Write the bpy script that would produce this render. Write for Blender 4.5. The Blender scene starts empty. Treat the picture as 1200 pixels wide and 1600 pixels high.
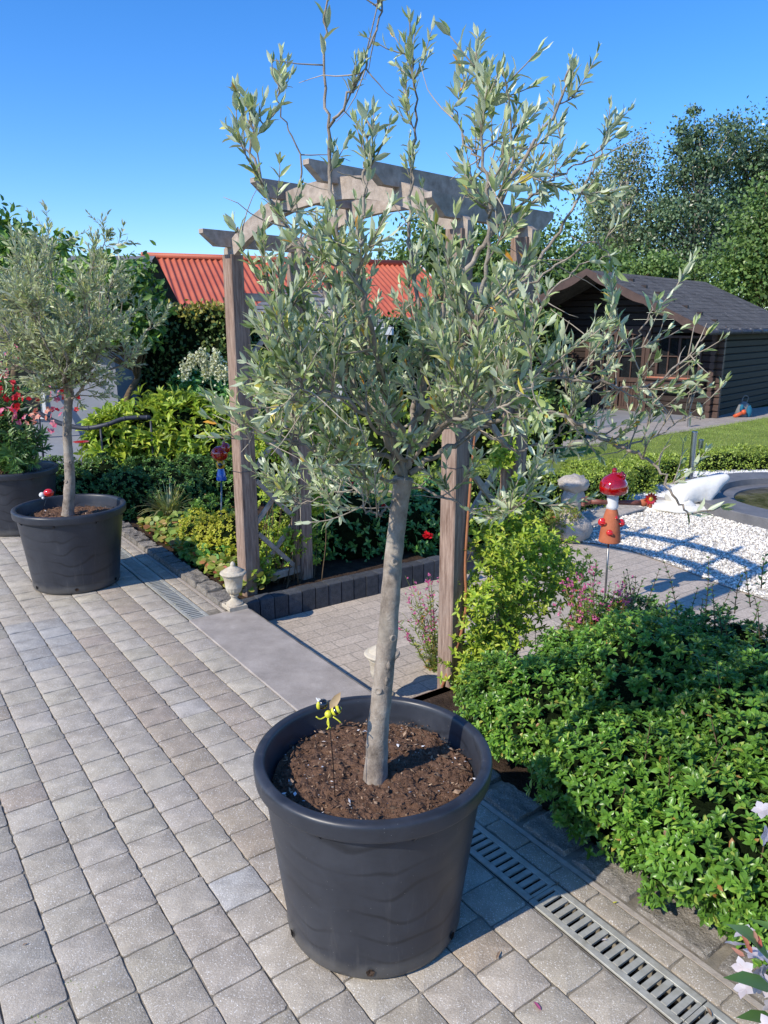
import bpy, math, random
import numpy as np
from mathutils import Vector, Matrix, noise
random.seed(11); R = np.random.default_rng(5)
S = bpy.context.scene; C = S.collection
# ---------------------------------------------------------------- survey of the place (camera 1.65 m up, tilted 14 deg down)
F = 1180.0; TH = math.radians(14); H = 1.65
def ray(x, y):
    a = (x-600)/F; b = (800-y)/F
    return (a, math.cos(TH)+b*math.sin(TH), -math.sin(TH)+b*math.cos(TH))
def g(x, y, z=0.0):
    d = ray(x, y); t = (z-H)/d[2]; return (d[0]*t, d[1]*t)
def g3(x, y, z=0.0):
    q = g(x, y, z); return np.array([q[0], q[1], z])
def at(x, y, Y):
    d = ray(x, y); t = Y/d[1]; return np.array([d[0]*t, Y, H+d[2]*t])
U = np.array([.578, -.816]); V2 = np.array([.816, .578])       # along the drain / across it
def uv(u, v, z=0.0):
    p = U*u+V2*v; return np.array([p[0], p[1], z])
AU = math.atan2(-.816, .578); AV = math.atan2(.578, .816)
GZ = -0.14                                                     # level of the garden below the terrace
nrm = lambda v: np.asarray(v, float)/max(1e-9, np.linalg.norm(v))
def nrows(a): return a/np.maximum(1e-9, np.linalg.norm(a, axis=1, keepdims=True))
# ---------------------------------------------------------------- mesh accumulator
class G:
    def __init__(s): s.V=[]; s.L=[]; s.N=[]; s.M=[]; s.T=[]; s.n=0
    def raw(s, v, flat, sizes, mi=0, tone=None):
        v = np.asarray(v, float).reshape(-1, 3); flat = np.asarray(flat, int); sizes = np.asarray(sizes, int)
        s.V.append(v); s.L.append(flat+s.n); s.N.append(sizes); s.n += len(v)
        s.M.append(np.full(len(sizes), mi) if np.isscalar(mi) else np.asarray(mi))
        t = np.ones((len(sizes), 3)) if tone is None else np.broadcast_to(np.asarray(tone, float), (len(sizes), 3))
        s.T.append(t)
    def add(s, v, faces, mi=0, tone=None):
        s.raw(v, [i for f in faces for i in f], [len(f) for f in faces], mi, tone)
    def scatter(s, tpl, pos, d, n, size, w=1.0, mi=0):
        tv, tf = tpl; tv = np.asarray(tv, float); k = len(tv); pos = np.asarray(pos, float); N = len(pos)
        if N == 0: return
        x = nrows(np.asarray(d, float)); y = nrows(np.cross(np.asarray(n, float), x)); z = np.cross(x, y)
        size = np.broadcast_to(np.asarray(size, float), (N,)); w = np.broadcast_to(np.asarray(w, float), (N,))
        P = pos[:, None, :] + size[:, None, None]*(tv[None, :, 0, None]*x[:, None, :] + (tv[None, :, 1]*w[:, None])[:, :, None]*y[:, None, :] + tv[None, :, 2, None]*z[:, None, :])
        flat = np.array([i for f in tf for i in f]); sz = np.array([len(f) for f in tf])
        L = (flat[None, :] + (np.arange(N)*k)[:, None]).ravel()
        s.raw(P.reshape(-1, 3), L, np.tile(sz, N), mi if np.isscalar(mi) else np.repeat(mi, len(tf)))
    # ---- solids
    def bar(s, p0, p1, w, h, up=(0, 0, 1), ch=0.004, mi=0, tone=None):
        p0 = np.asarray(p0, float); p1 = np.asarray(p1, float); d = nrm(p1-p0)
        x = nrm(np.cross(d, up)); y = np.cross(x, d); a = w/2; b = h/2; c = min(ch, a*.45, b*.45)
        prof = [(a-c, -b), (a, -b+c), (a, b-c), (a-c, b), (-a+c, b), (-a, b-c), (-a, -b+c), (-a+c, -b)]
        v = [p0+d*c*0+x*q[0]+y*q[1] for q in prof]+[p1+x*q[0]+y*q[1] for q in prof]
        f = [(i, (i+1) % 8, (i+1) % 8+8, i+8) for i in range(8)]+[tuple(range(7, -1, -1)), tuple(range(8, 16))]
        s.add(v, f, mi, tone)
    def box(s, c, size, rz=0.0, ch=0.004, mi=0, tone=None):
        c = np.asarray(c, float); ax = np.array([math.cos(rz), math.sin(rz), 0])
        s.bar(c-ax*size[0]/2, c+ax*size[0]/2, size[1], size[2], (0, 0, 1), ch, mi, tone)
    def lathe(s, prof, c, n=32, mi=0, close=False, tilt=None, wob=0, sx=1, sy=1):
        c = np.asarray(c, float); v = []
        for k, (r, z) in enumerate(prof):
            for i in range(n):
                a = 2*math.pi*i/n; rr = r*(1+wob*math.sin(3*a+k))
                p = np.array([rr*math.cos(a)*sx, rr*math.sin(a)*sy, z])
                if tilt is not None: p = tilt@p
                v.append(c+p)
        f = [(k*n+i, k*n+(i+1) % n, (k+1)*n+(i+1) % n, (k+1)*n+i) for k in range(len(prof)-1) for i in range(n)]
        if close: f += [tuple(range(n-1, -1, -1)), tuple((len(prof)-1)*n+i for i in range(n))]
        s.add(v, f, mi)
    def ball(s, c, r, n=16, m=10, mi=0, rough=0, fr=3, rot=None, seed=0):
        c = np.asarray(c, float); r = np.broadcast_to(np.asarray(r, float), (3,)); v = []
        for k in range(m+1):
            t = math.pi*k/m
            for i in range(n):
                a = 2*math.pi*i/n; q = np.array([math.sin(t)*math.cos(a), math.sin(t)*math.sin(a), -math.cos(t)])
                k2 = 1+rough*noise.noise(Vector(q*fr)+Vector((seed, seed*1.7, 0))) if rough else 1
                p = q*r*k2
                if rot is not None: p = rot@p
                v.append(c+p)
        f = [(k*n+i, k*n+(i+1) % n, (k+1)*n+(i+1) % n, (k+1)*n+i) for k in range(m) for i in range(n)]
        s.add(v, f, mi)
    def tube(s, pts, rad, n=6, mi=0, cap=True, wob=0):
        P = np.asarray(pts, float); m = len(P); rad = np.broadcast_to(np.asarray(rad, float), (m,))
        T = np.gradient(P, axis=0); T = nrows(T); x = nrm(np.cross(T[0], (0.3, 0.9, 0.2))); v = []
        for i in range(m):
            x = nrm(x-T[i]*np.dot(x, T[i])); y = np.cross(T[i], x)
            for j in range(n):
                a = 2*math.pi*j/n; r = rad[i]
                if wob:
                    q = P[i]+(x*math.cos(a)+y*math.sin(a))*r; r *= 1+wob*noise.noise(Vector(q*22))
                v.append(P[i]+(x*math.cos(a)+y*math.sin(a))*r)
        f = [(i*n+j, i*n+(j+1) % n, (i+1)*n+(j+1) % n, (i+1)*n+j) for i in range(m-1) for j in range(n)]
        if cap: f += [tuple(range(n-1, -1, -1)), tuple((m-1)*n+j for j in range(n))]
        s.add(v, f, mi)
    def prism(s, poly, z0, z1, mi=0):      # poly of xy (ccw)
        n = len(poly); v = [(p[0], p[1], z0) for p in poly]+[(p[0], p[1], z1) for p in poly]
        s.add(v, [(i, (i+1) % n, (i+1) % n+n, i+n) for i in range(n)]+[tuple(range(n-1, -1, -1)), tuple(range(n, 2*n))], mi)
def poly_ccw(p):
    a = sum(p[i][0]*p[(i+1) % len(p)][1]-p[(i+1) % len(p)][0]*p[i][1] for i in range(len(p)))
    return p if a > 0 else p[::-1]
def smooth_path(P, k=6):
    P = np.asarray(P, float); Q = np.vstack([2*P[0]-P[1], P, 2*P[-1]-P[-2]]); out = []
    for i in range(1, len(Q)-2):
        for j in range(k):
            t = j/k; a, b, c, d = Q[i-1], Q[i], Q[i+1], Q[i+2]
            out.append(.5*((2*b)+(-a+c)*t+(2*a-5*b+4*c-d)*t*t+(-a+3*b-3*c+d)*t**3))
    out.append(P[-1]); return np.array(out)
OFF = {}
def obj(name, gm, mats, parent=None, smooth=True, angle=None, tone=False):
    Vv = np.concatenate(gm.V); off = OFF.get(parent.name, np.zeros(3)) if parent else np.zeros(3)
    Vv = Vv-off; L = np.concatenate(gm.L); N = np.concatenate(gm.N); Mi = np.concatenate(gm.M)
    me = bpy.data.meshes.new(name); me.vertices.add(len(Vv)); me.vertices.foreach_set('co', Vv.ravel())
    me.loops.add(len(L)); me.loops.foreach_set('vertex_index', L.astype(np.int32))
    me.polygons.add(len(N)); st = np.concatenate([[0], np.cumsum(N)[:-1]]); me.polygons.foreach_set('loop_start', st.astype(np.int32))
    me.polygons.foreach_set('loop_total', N.astype(np.int32)); me.polygons.foreach_set('material_index', Mi.astype(np.int32))
    me.polygons.foreach_set('use_smooth', np.full(len(N), smooth)); me.update(calc_edges=True)
    if tone:
        a = me.attributes.new('tone', 'FLOAT_COLOR', 'FACE'); T = np.concatenate(gm.T); a.data.foreach_set('color', np.hstack([T, np.ones((len(T), 1))]).ravel())
    if not isinstance(mats, (list, tuple)): mats = [mats]
    for m in mats: me.materials.append(m)
    if angle is not None: me.set_sharp_from_angle(angle=math.radians(angle))
    o = bpy.data.objects.new(name, me); C.objects.link(o)
    if parent: o.parent = parent
    OFF[o.name] = off
    return o
def thing(name, label, cat, loc=(0, 0, 0), group=None):
    o = bpy.data.objects.new(name, None); o.empty_display_size = .1; C.objects.link(o); o.location = tuple(float(a) for a in loc)
    o['label'] = label; o['category'] = cat
    if group: o['group'] = group
    OFF[o.name] = np.asarray(loc, float); return o
def tag(o, label, cat, group=None, kind=None):
    o['label'] = label; o['category'] = cat
    if group: o['group'] = group
    if kind: o['kind'] = kind
    return o
def struct(name, gm, mats, label, cat, **k):
    o = obj(name, gm, mats, **k); o['kind'] = 'structure'; return tag(o, label, cat)
# ---------------------------------------------------------------- materials
def nodes(name):
    m = bpy.data.materials.new(name); m.use_nodes = True; nt = m.node_tree; nt.nodes.clear()
    out = nt.nodes.new('ShaderNodeOutputMaterial'); return m, nt, out
def N(nt, t, **k):
    n = nt.nodes.new(t)
    for a, b in k.items():
        if a in n.inputs: n.inputs[a].default_value = b
        else: setattr(n, a, b)
    return n
def col(c): return (c[0], c[1], c[2], 1)
def ramp(nt, stops, src):
    r = nt.nodes.new('ShaderNodeValToRGB'); e = r.color_ramp.elements
    while len(e) < len(stops): e.new(.5)
    for i, (p, c) in enumerate(stops): e[i].position = p; e[i].color = col(c)
    nt.links.new(src, r.inputs[0]); return r.outputs[0]
def mixc(nt, fac, a, b, mode='MIX'):
    m = nt.nodes.new('ShaderNodeMix'); m.data_type = 'RGBA'; m.blend_type = mode
    for s, v in ((m.inputs[0], fac), (m.inputs[6], a), (m.inputs[7], b)):
        if isinstance(v, (int, float)): s.default_value = v
        elif isinstance(v, tuple): s.default_value = col(v)
        else: nt.links.new(v, s)
    return m.outputs[2]
def pm(name, c1, c2=None, rough=.6, spec=.5, metal=0, sc=8, bump=0, bsc=None, stretch=(1, 1, 1), island=0, dirt=0, dirtc=(.05, .045, .04), speck=0, speckc=(.7, .68, .62), ssc=300, tone=False, coat=0, trans=0, detail=6, dsc=3, bdist=.01):
    m, nt, out = nodes(name); ln = nt.links.new
    tc = N(nt, 'ShaderNodeTexCoord'); mp = N(nt, 'ShaderNodeMapping'); mp.inputs['Scale'].default_value = stretch; ln(tc.outputs['Object'], mp.inputs[0])
    n1 = N(nt, 'ShaderNodeTexNoise', Scale=sc, Detail=detail, Roughness=.6); ln(mp.outputs[0], n1.inputs['Vector'])
    c = ramp(nt, [(.3, c1), (.7, c2 or c1)], n1.outputs[0])
    if tone:
        at_ = N(nt, 'ShaderNodeAttribute', attribute_name='tone'); c = mixc(nt, 1.0, c, at_.outputs['Color'], 'MULTIPLY')
    if island:
        ge = N(nt, 'ShaderNodeNewGeometry'); hv = N(nt, 'ShaderNodeHueSaturation'); mr = N(nt, 'ShaderNodeMapRange'); ln(ge.outputs['Random Per Island'], mr.inputs[0])
        mr.inputs[3].default_value = 1-island; mr.inputs[4].default_value = 1+island; ln(mr.outputs[0], hv.inputs['Value']); ln(c, hv.inputs['Color']); c = hv.outputs[0]
    if dirt:
        n2 = N(nt, 'ShaderNodeTexNoise', Scale=dsc, Detail=8, Roughness=.7); ln(tc.outputs['Object'], n2.inputs['Vector'])
        r = ramp(nt, [(.45, (0, 0, 0)), (.7, (dirt, dirt, dirt))], n2.outputs[0]); c = mixc(nt, r, c, dirtc)
    if speck:
        dn = N(nt, 'ShaderNodeTexNoise', Scale=ssc*1.5, Detail=2); ln(tc.outputs['Object'], dn.inputs['Vector'])
        dm = N(nt, 'ShaderNodeVectorMath', operation='SCALE'); dm.inputs['Scale'].default_value = 1.6/ssc; ln(dn.outputs['Color'], dm.inputs[0])
        da = N(nt, 'ShaderNodeVectorMath', operation='ADD'); ln(tc.outputs['Object'], da.inputs[0]); ln(dm.outputs[0], da.inputs[1])
        vo = N(nt, 'ShaderNodeTexVoronoi', Scale=ssc); ln(da.outputs[0], vo.inputs['Vector'])
        sp = N(nt, 'ShaderNodeSeparateColor'); ln(vo.outputs['Color'], sp.inputs[0])
        lt = N(nt, 'ShaderNodeMath', operation='LESS_THAN'); ln(sp.outputs[0], lt.inputs[0]); lt.inputs[1].default_value = speck
        sz = N(nt, 'ShaderNodeMath', operation='MULTIPLY_ADD'); ln(sp.outputs[1], sz.inputs[0]); sz.inputs[1].default_value = .36; sz.inputs[2].default_value = .12
        l2 = N(nt, 'ShaderNodeMath', operation='LESS_THAN'); ln(vo.outputs['Distance'], l2.inputs[0]); ln(sz.outputs[0], l2.inputs[1])
        mm = N(nt, 'ShaderNodeMath', operation='MULTIPLY'); ln(lt.outputs[0], mm.inputs[0]); ln(l2.outputs[0], mm.inputs[1])
        m3 = N(nt, 'ShaderNodeMath', operation='MULTIPLY'); ln(mm.outputs[0], m3.inputs[0]); ln(sp.outputs[2], m3.inputs[1])
        gr = N(nt, 'ShaderNodeTexNoise', Scale=ssc*2.2, Detail=3); ln(tc.outputs['Object'], gr.inputs['Vector'])
        c = mixc(nt, 1.0, c, ramp(nt, [(.32, (.72,.72,.72)), (.68, (1.25,1.25,1.25))], gr.outputs[0]), 'MULTIPLY'); c = mixc(nt, m3.outputs[0], c, speckc)
    b = N(nt, 'ShaderNodeBsdfPrincipled', Roughness=rough, Metallic=metal); b.inputs['Specular IOR Level'].default_value = spec
    if coat: b.inputs['Coat Weight'].default_value = coat; b.inputs['Coat Roughness'].default_value = .08
    if trans: b.inputs['Transmission Weight'].default_value = trans
    ln(c, b.inputs['Base Color'])
    if bump:
        n3 = N(nt, 'ShaderNodeTexNoise', Scale=bsc or sc*3, Detail=8, Roughness=.65); ln(mp.outputs[0], n3.inputs['Vector'])
        bp = N(nt, 'ShaderNodeBump', Strength=bump, Distance=bdist); ln(n3.outputs[0], bp.inputs['Height']); ln(bp.outputs[0], b.inputs['Normal'])
    ln(b.outputs[0], out.inputs[0]); return m
def leafm(name, stops, under=None, rough=.45, spec=.5, tr=.3, trc=None, sc=2.0):
    m, nt, out = nodes(name); ln = nt.links.new
    ge = N(nt, 'ShaderNodeNewGeometry'); c = ramp(nt, stops, ge.outputs['Random Per Island'])
    tc = N(nt, 'ShaderNodeTexCoord'); nz = N(nt, 'ShaderNodeTexNoise', Scale=sc, Detail=3); ln(tc.outputs['Object'], nz.inputs['Vector'])
    v = N(nt, 'ShaderNodeMapRange'); ln(nz.outputs[0], v.inputs[0]); v.inputs[1].default_value = .3; v.inputs[2].default_value = .7; v.inputs[3].default_value = .72; v.inputs[4].default_value = 1.25
    hv = N(nt, 'ShaderNodeHueSaturation'); ln(v.outputs[0], hv.inputs['Value']); ln(c, hv.inputs['Color']); c = hv.outputs[0]
    if under: c = mixc(nt, ge.outputs['Backfacing'], c, under)
    b = N(nt, 'ShaderNodeBsdfPrincipled', Roughness=rough); b.inputs['Specular IOR Level'].default_value = spec; ln(c, b.inputs['Base Color'])
    t = N(nt, 'ShaderNodeBsdfTranslucent'); tcx = mixc(nt, 1.0, c, trc or (1.0, 1.0, .45), 'MULTIPLY'); ln(tcx, t.inputs[0])
    mx = N(nt, 'ShaderNodeMixShader'); mx.inputs[0].default_value = tr; ln(b.outputs[0], mx.inputs[1]); ln(t.outputs[0], mx.inputs[2]); ln(mx.outputs[0], out.inputs[0]); return m
# ---------------------------------------------------------------- leaf shapes (unit length along x)
def leaf(w=.25, fold=.05, droop=.06):
    v = [(0, 0, 0), (.3, 0, -.01), (.68, 0, -.02), (1, 0, -droop), (.3, w/2, fold), (.68, w/2*.85, fold*.8), (.3, -w/2, fold), (.68, -w/2*.85, fold*.8)]
    return v, [(0, 1, 4), (1, 2, 5, 4), (2, 3, 5), (0, 6, 1), (6, 7, 2, 1), (7, 3, 2)]
LANCE = leaf(.29, .045, .09); OVAL = leaf(.46, .07, .1); SLIM = leaf(.14, .03, .12); QUAD = ([(0, 0, 0), (.5, .3, .06), (1, 0, -.05), (.5, -.3, .06)], [(0, 3, 2, 1)])
def rnd(n): return nrows(R.normal(size=(n, 3)))
# ---------------------------------------------------------------- material set
M = {}
M['paver'] = pm('tumbled_concrete', (.385,.34,.275), (.53,.472,.385), .9, .2, sc=14, bump=.6, bsc=160, tone=True, dirt=.6, dirtc=(.29,.25,.20), dsc=4, speck=.55, speckc=(.85,.82,.76), ssc=300, bdist=.004)
M['joint'] = pm('joint_sand', (.09,.08,.062), (.37,.33,.27), .95, .1, sc=9, bump=.8, bsc=200, bdist=.004)
M['slab'] = pm('bluestone_slab', (.30,.262,.225), (.44,.388,.338), .85, .2, sc=7, bump=.35, bsc=260, dirt=.5, dirtc=(.23,.205,.18), dsc=5, speck=.35, ssc=420, speckc=(.55,.52,.48), bdist=.002)
M['kerb'] = pm('rough_kerb_stone', (.2,.185,.165), (.36,.33,.29), .92, .2, sc=22, bump=1, bsc=60, tone=True, speck=.5, ssc=330, bdist=.012)
M['mortar'] = pm('pale_mortar', (.36,.31,.26), (.46,.41,.35), .95, .1, sc=30, bump=.4)
M['palis'] = pm('anthracite_block', (.045,.05,.058), (.085,.09,.1), .85, .3, sc=30, bump=.9, bsc=90, island=.2, bdist=.008)
M['zinc'] = pm('galvanised_steel', (.36,.355,.31), (.5,.49,.43), .5, .5, metal=.15, sc=30, bump=.15, dirt=.7, dirtc=(.3,.27,.2), dsc=14)
M['black'] = pm('hollow_shade', (.006,.006,.006), (.012,.011,.01), .95, .1)  # near-black colour stands in for the shade inside hollows
M['pot'] = None
M['soil'] = pm('potting_soil', (.085,.047,.03), (.23,.135,.088), .95, .15, sc=60, bump=1, bsc=140, bdist=.01)
M['chip'] = pm('bark_chip', (.13,.075,.048), (.42,.3,.2), .85, .2, sc=30, island=.6)
M['bed'] = pm('garden_soil', (.035,.024,.018), (.09,.06,.042), .95, .1, sc=14, bump=1, bsc=60, bdist=.02)
M['bark'] = None
M['twig'] = pm('olive_twig', (.30,.25,.19), (.45,.39,.31), .8, .25, sc=30, island=.25)
M['dtwig'] = pm('shrub_twig', (.09,.06,.035), (.17,.12,.07), .85, .2, sc=20)
M['olive'] = leafm('olive_leaf', [(0,(0.136,0.198,0.062)), (.35,(0.305,0.390,0.141)), (.7,(0.486,0.576,0.271)), (.93,(0.678,0.746,0.486)), (.978,(0.655,0.565,0.102)), (1,(0.750,0.316,0.045))], under=(.56,.62,.44), rough=.36, spec=.5, tr=.24, trc=(1,1,.45))
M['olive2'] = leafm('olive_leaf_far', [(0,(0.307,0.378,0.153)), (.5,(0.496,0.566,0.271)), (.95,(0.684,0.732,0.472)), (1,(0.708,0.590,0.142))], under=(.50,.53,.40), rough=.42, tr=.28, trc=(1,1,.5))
M['gloss'] = leafm('glossy_leaf', [(0,(.085,.19,.03)), (.45,(.14,.30,.04)), (.85,(.20,.40,.055)), (.95,(.34,.50,.08)), (.985,(.4,.5,.1)), (1,(.42,.2,.06))], under=(.17,.29,.08), rough=.33, spec=.45, tr=.25, trc=(1,1,.35), sc=3)
M['dgloss'] = leafm('dark_small_leaf', [(0,(0.055,0.132,0.030)), (.6,(0.121,0.259,0.050)), (.93,(0.209,0.374,0.077)), (1,(0.297,0.363,0.099))], under=(.1,.17,.06), rough=.36, spec=.45, tr=.22, sc=4)
M['lime'] = leafm('lime_leaf', [(0,(0.201,0.316,0.029)), (.5,(0.345,0.489,0.043)), (.9,(0.546,0.632,0.071)), (1,(0.719,0.719,0.115))], under=(0.312,0.413,0.100), rough=.45, tr=.35, sc=4)
M['golden'] = leafm('golden_leaf', [(0,(0.448,0.510,0.048)), (.6,(0.670,0.670,0.080)), (1,(0.750,0.670,0.096))], rough=.5, tr=.35, sc=4)
M['box'] = leafm('box_leaf', [(0,(0.176,0.253,0.033)), (.6,(0.352,0.462,0.066)), (1,(0.462,0.561,0.099))], rough=.45, tr=.25, sc=6)
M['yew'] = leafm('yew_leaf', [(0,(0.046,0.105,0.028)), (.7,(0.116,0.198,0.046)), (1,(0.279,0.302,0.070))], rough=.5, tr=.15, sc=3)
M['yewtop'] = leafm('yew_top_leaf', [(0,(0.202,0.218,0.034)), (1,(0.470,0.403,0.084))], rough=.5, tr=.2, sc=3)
M['tree'] = leafm('tree_leaf', [(0,(0.070,0.139,0.036)), (.6,(0.148,0.247,0.059)), (1,(0.258,0.377,0.108))], rough=.45, tr=.25, sc=.6)
M['poplar'] = leafm('poplar_leaf', [(0,(0.049,0.098,0.049)), (.6,(0.121,0.194,0.089)), (1,(0.259,0.339,0.194))], rough=.35, tr=.2, sc=.5)
M['birch'] = leafm('birch_leaf', [(0,(0.109,0.156,0.078)), (.6,(0.204,0.266,0.125)), (1,(0.313,0.375,0.204))], rough=.45, tr=.25, sc=.5)
M['oleander'] = leafm('oleander_leaf', [(0,(0.054,0.134,0.036)), (.7,(0.118,0.234,0.054)), (1,(0.234,0.360,0.108))], under=(0.150,0.240,0.090), rough=.4, tr=.2)
M['pink'] = leafm('pink_petal', [(0,(.6,.06,.16)), (.6,(.75,.15,.28)), (1,(.8,.4,.42))], rough=.5, tr=.35, trc=(1,.8,.8))
M['redp'] = leafm('red_petal', [(0,(.45,.006,.015)), (1,(.7,.015,.03))], rough=.5, tr=.3, trc=(1,.6,.6))
M['whitep'] = leafm('white_petal', [(0,(.72,.62,.64)), (1,(.82,.76,.78))], rough=.5, tr=.35, trc=(1,.95,.95))
M['bud'] = leafm('pink_bud', [(0,(.65,.13,.1)), (1,(.72,.4,.28))], rough=.5, tr=.3, trc=(1,.8,.8))
M['hyd'] = leafm('hydrangea_petal', [(0,(.72,.74,.5)), (1,(.85,.84,.68))], rough=.6, tr=.3)
M['mauve'] = leafm('gaura_petal', [(0,(.55,.06,.2)), (1,(.72,.22,.42))], rough=.5, tr=.3, trc=(1,.7,.9))
M['redleaf'] = leafm('reddish_leaf', [(0,(.13,.22,.035)), (.55,(.27,.36,.06)), (.86,(.36,.33,.08)), (.95,(.42,.2,.07)), (1,(.45,.11,.06))], rough=.5, tr=.25, sc=5)
M['ggrass'] = leafm('variegated_blade', [(0,(.25,.3,.08)), (.5,(.5,.5,.2)), (1,(.68,.64,.38))], rough=.45, tr=.3)
M['blade'] = leafm('grass_blade', [(0,(0.180,0.270,0.045)), (.6,(0.300,0.405,0.075)), (1,(0.450,0.510,0.135))], rough=.5, tr=.3, sc=1.5)
M['rosel'] = leafm('broad_dark_leaf', [(0,(0.062,0.175,0.045)), (.6,(0.125,0.312,0.075)), (1,(0.250,0.475,0.112))], rough=.35, tr=.2, sc=3)
M['vine'] = leafm('vine_leaf', [(0,(0.068,0.149,0.034)), (.5,(0.162,0.311,0.061)), (1,(0.338,0.499,0.108))], rough=.42, tr=.3, sc=2)
M['core'] = pm('shrub_core_shade', (.006,.012,.004), (.018,.03,.01), .95, .05, sc=20, bump=1, bsc=40, bdist=.05)  # near-black green paints the shade between the leaves
M['wood'] = pm('weathered_post_wood', (.15,.09,.063), (.42,.30,.23), .8, .2, sc=9, stretch=(9,9,.9), bump=.7, bsc=26, bdist=.004, dirt=.45, dirtc=(.3,.25,.21), dsc=2)
M['woodg'] = pm('grey_silvered_wood', (.27,.215,.17), (.54,.455,.38), .85, .2, sc=7, stretch=(3,3,3), bump=.6, bsc=40, bdist=.003, dirt=.5, dirtc=(.17,.15,.13), dsc=3)
M['cabin'] = pm('brown_stained_boards', (.019,.012,.0095), (.04,.026,.02), .6, .35, sc=5, stretch=(1,1,6), bump=.4, bsc=12, bdist=.01)
M['cabin_green_shade'] = pm('shaded_green_boards', (.007,.010,.007), (.016,.02,.013), .65, .3, sc=5, stretch=(1,1,6), bump=.4, bsc=12, bdist=.01)  # green boards, with the unlit side's shade put into the colour
M['frame'] = pm('brown_window_frame', (.062,.036,.027), (.10,.06,.045), .5, .4, sc=8)
M['shingle'] = pm('asphalt_shingle', (.075,.069,.064), (.15,.14,.13), .92, .25, sc=3, bump=.8, bsc=50, speck=.13, speckc=(.3,.28,.24), ssc=16, bdist=.02)
M['slate'] = pm('slate_roof', (.10,.105,.115), (.20,.2,.21), .8, .3, sc=5, bump=.5, bsc=20, island=.25)
M['redroof'] = pm('red_corrugated_sheet', (.42,.09,.045), (.52,.14,.07), .55, .4, sc=1.2, bump=.1, dirt=.35, dirtc=(.25,.04,.03), dsc=1.5)
M['orange'] = pm('orange_clay_roof', (.42,.15,.09), (.52,.24,.16), .8, .2, sc=4)
M['white'] = pm('white_paint', (.62,.62,.62), (.74,.74,.73), .5, .4, sc=3, dirt=.2, dirtc=(.4,.4,.38))
M['wallw'] = pm('rendered_house_wall', (.30,.29,.27), (.4,.39,.36), .85, .2, sc=3, bump=.3, bsc=60)
M['greyw'] = pm('shade_toned_grey_wall', (.22,.235,.265), (.30,.31,.34), .7, .3, sc=2, bump=.2, bsc=30, dirt=.3, dirtc=(.16,.17,.19))  # bluish tone of a shaded wall is mixed into this grey
M['glass'] = pm('dark_window_glass', (.01,.012,.014), (.02,.022,.025), .06, .8)
M['path'] = None
M['cream'] = pm('cream_pebble', (.60,.55,.47), (.84,.80,.71), .8, .3, sc=30, island=.45)
M['creambase'] = pm('cream_gravel_base', (.55,.49,.40), (.76,.70,.60), .9, .2, sc=60, bump=1, bsc=80, bdist=.02)
M['wgravel'] = pm('white_pebble', (.6,.6,.62), (.8,.8,.8), .7, .3, sc=30, island=.3)
M['wbase'] = pm('white_gravel_base', (.52,.52,.52), (.76,.76,.75), .9, .2, sc=60, bump=1, bsc=80, bdist=.02)
M['lawn'] = pm('lawn_ground', (.2,.27,.06), (.32,.38,.11), .95, .1, sc=3, bump=1, bsc=120, bdist=.03)
M['ground'] = pm('field_ground', (.07,.10,.03), (.12,.14,.05), .95, .1, sc=1, bump=.6)
M['patio'] = pm('blue_grey_tiles', (.23,.235,.25), (.31,.315,.33), .6, .4, sc=2, bump=.1)
M['pond'] = pm('dark_pond_stone', (.12,.12,.125), (.19,.185,.185), .6, .4, sc=6, bump=.25, bsc=60)
M['terra'] = pm('terracotta', (.34,.085,.035), (.52,.17,.08), .7, .3, sc=9, bump=.3, dirt=.3, dirtc=(.3,.08,.045), dsc=12)
M['terrad'] = pm('brown_glazed_clay', (.14,.045,.03), (.28,.10,.07), .45, .5, sc=16, bump=.3)
M['redglass'] = pm('red_glass', (.5,.002,.004), (.75,.006,.008), .03, .8, coat=1, sc=5, trans=.65)
M['redglaze'] = pm('red_glaze', (.5,.01,.01), (.65,.02,.015), .15, .6, coat=.6)
M['yelglaze'] = pm('yellow_glaze', (.7,.35,.02), (.75,.45,.04), .2, .6, coat=.5)
M['blueglaze'] = pm('blue_glaze', (.01,.09,.45), (.02,.14,.6), .2, .6, coat=.5)
M['cream_stone'] = pm('cream_cast_stone', (.44,.38,.28), (.62,.56,.45), .85, .25, sc=14, bump=.7, bsc=60, dirt=.55, dirtc=(.38,.27,.17), dsc=10, bdist=.006)
M['wstone'] = pm('white_stone', (.66,.64,.58), (.8,.78,.72), .8, .3, sc=7, bump=.5, bsc=26, dirt=.35, dirtc=(.5,.45,.36), dsc=5, bdist=.01)
M['gstone'] = pm('lichen_stone', (.33,.29,.25), (.56,.5,.43), .9, .2, sc=12, bump=1, bsc=36, bdist=.015)
M['steel'] = pm('brushed_steel', (.5,.5,.5), (.62,.62,.61), .3, .5, metal=1, sc=10)
M['dsteel'] = pm('dull_steel', (.2,.2,.2), (.32,.32,.31), .4, .5, metal=1, sc=20)
M['yellow'] = pm('yellow_enamel', (.62,.6,.03), (.72,.7,.06), .3, .5, coat=.4)
M['bblack'] = pm('black_enamel', (.006,.006,.008), (.01,.01,.012), .12, .6, coat=.8)
M['wing'] = pm('copper_mesh_wing', (.62,.4,.2), (.7,.5,.28), .4, .5, metal=.3, sc=60)
M['bagb'] = pm('blue_fabric', (.01,.09,.17), (.02,.15,.24), .7, .3)
M['bagg'] = pm('grey_fabric', (.13,.14,.15), (.2,.21,.22), .8, .3)
M['orangep'] = pm('orange_plastic', (.6,.09,.03), (.65,.12,.04), .4, .4)
M['cane'] = pm('orange_brown_cane', (.32,.12,.05), (.42,.18,.09), .6, .3, sc=20)
M['hose'] = pm('dark_rubber', (.03,.035,.05), (.05,.055,.07), .5, .4)
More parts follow.
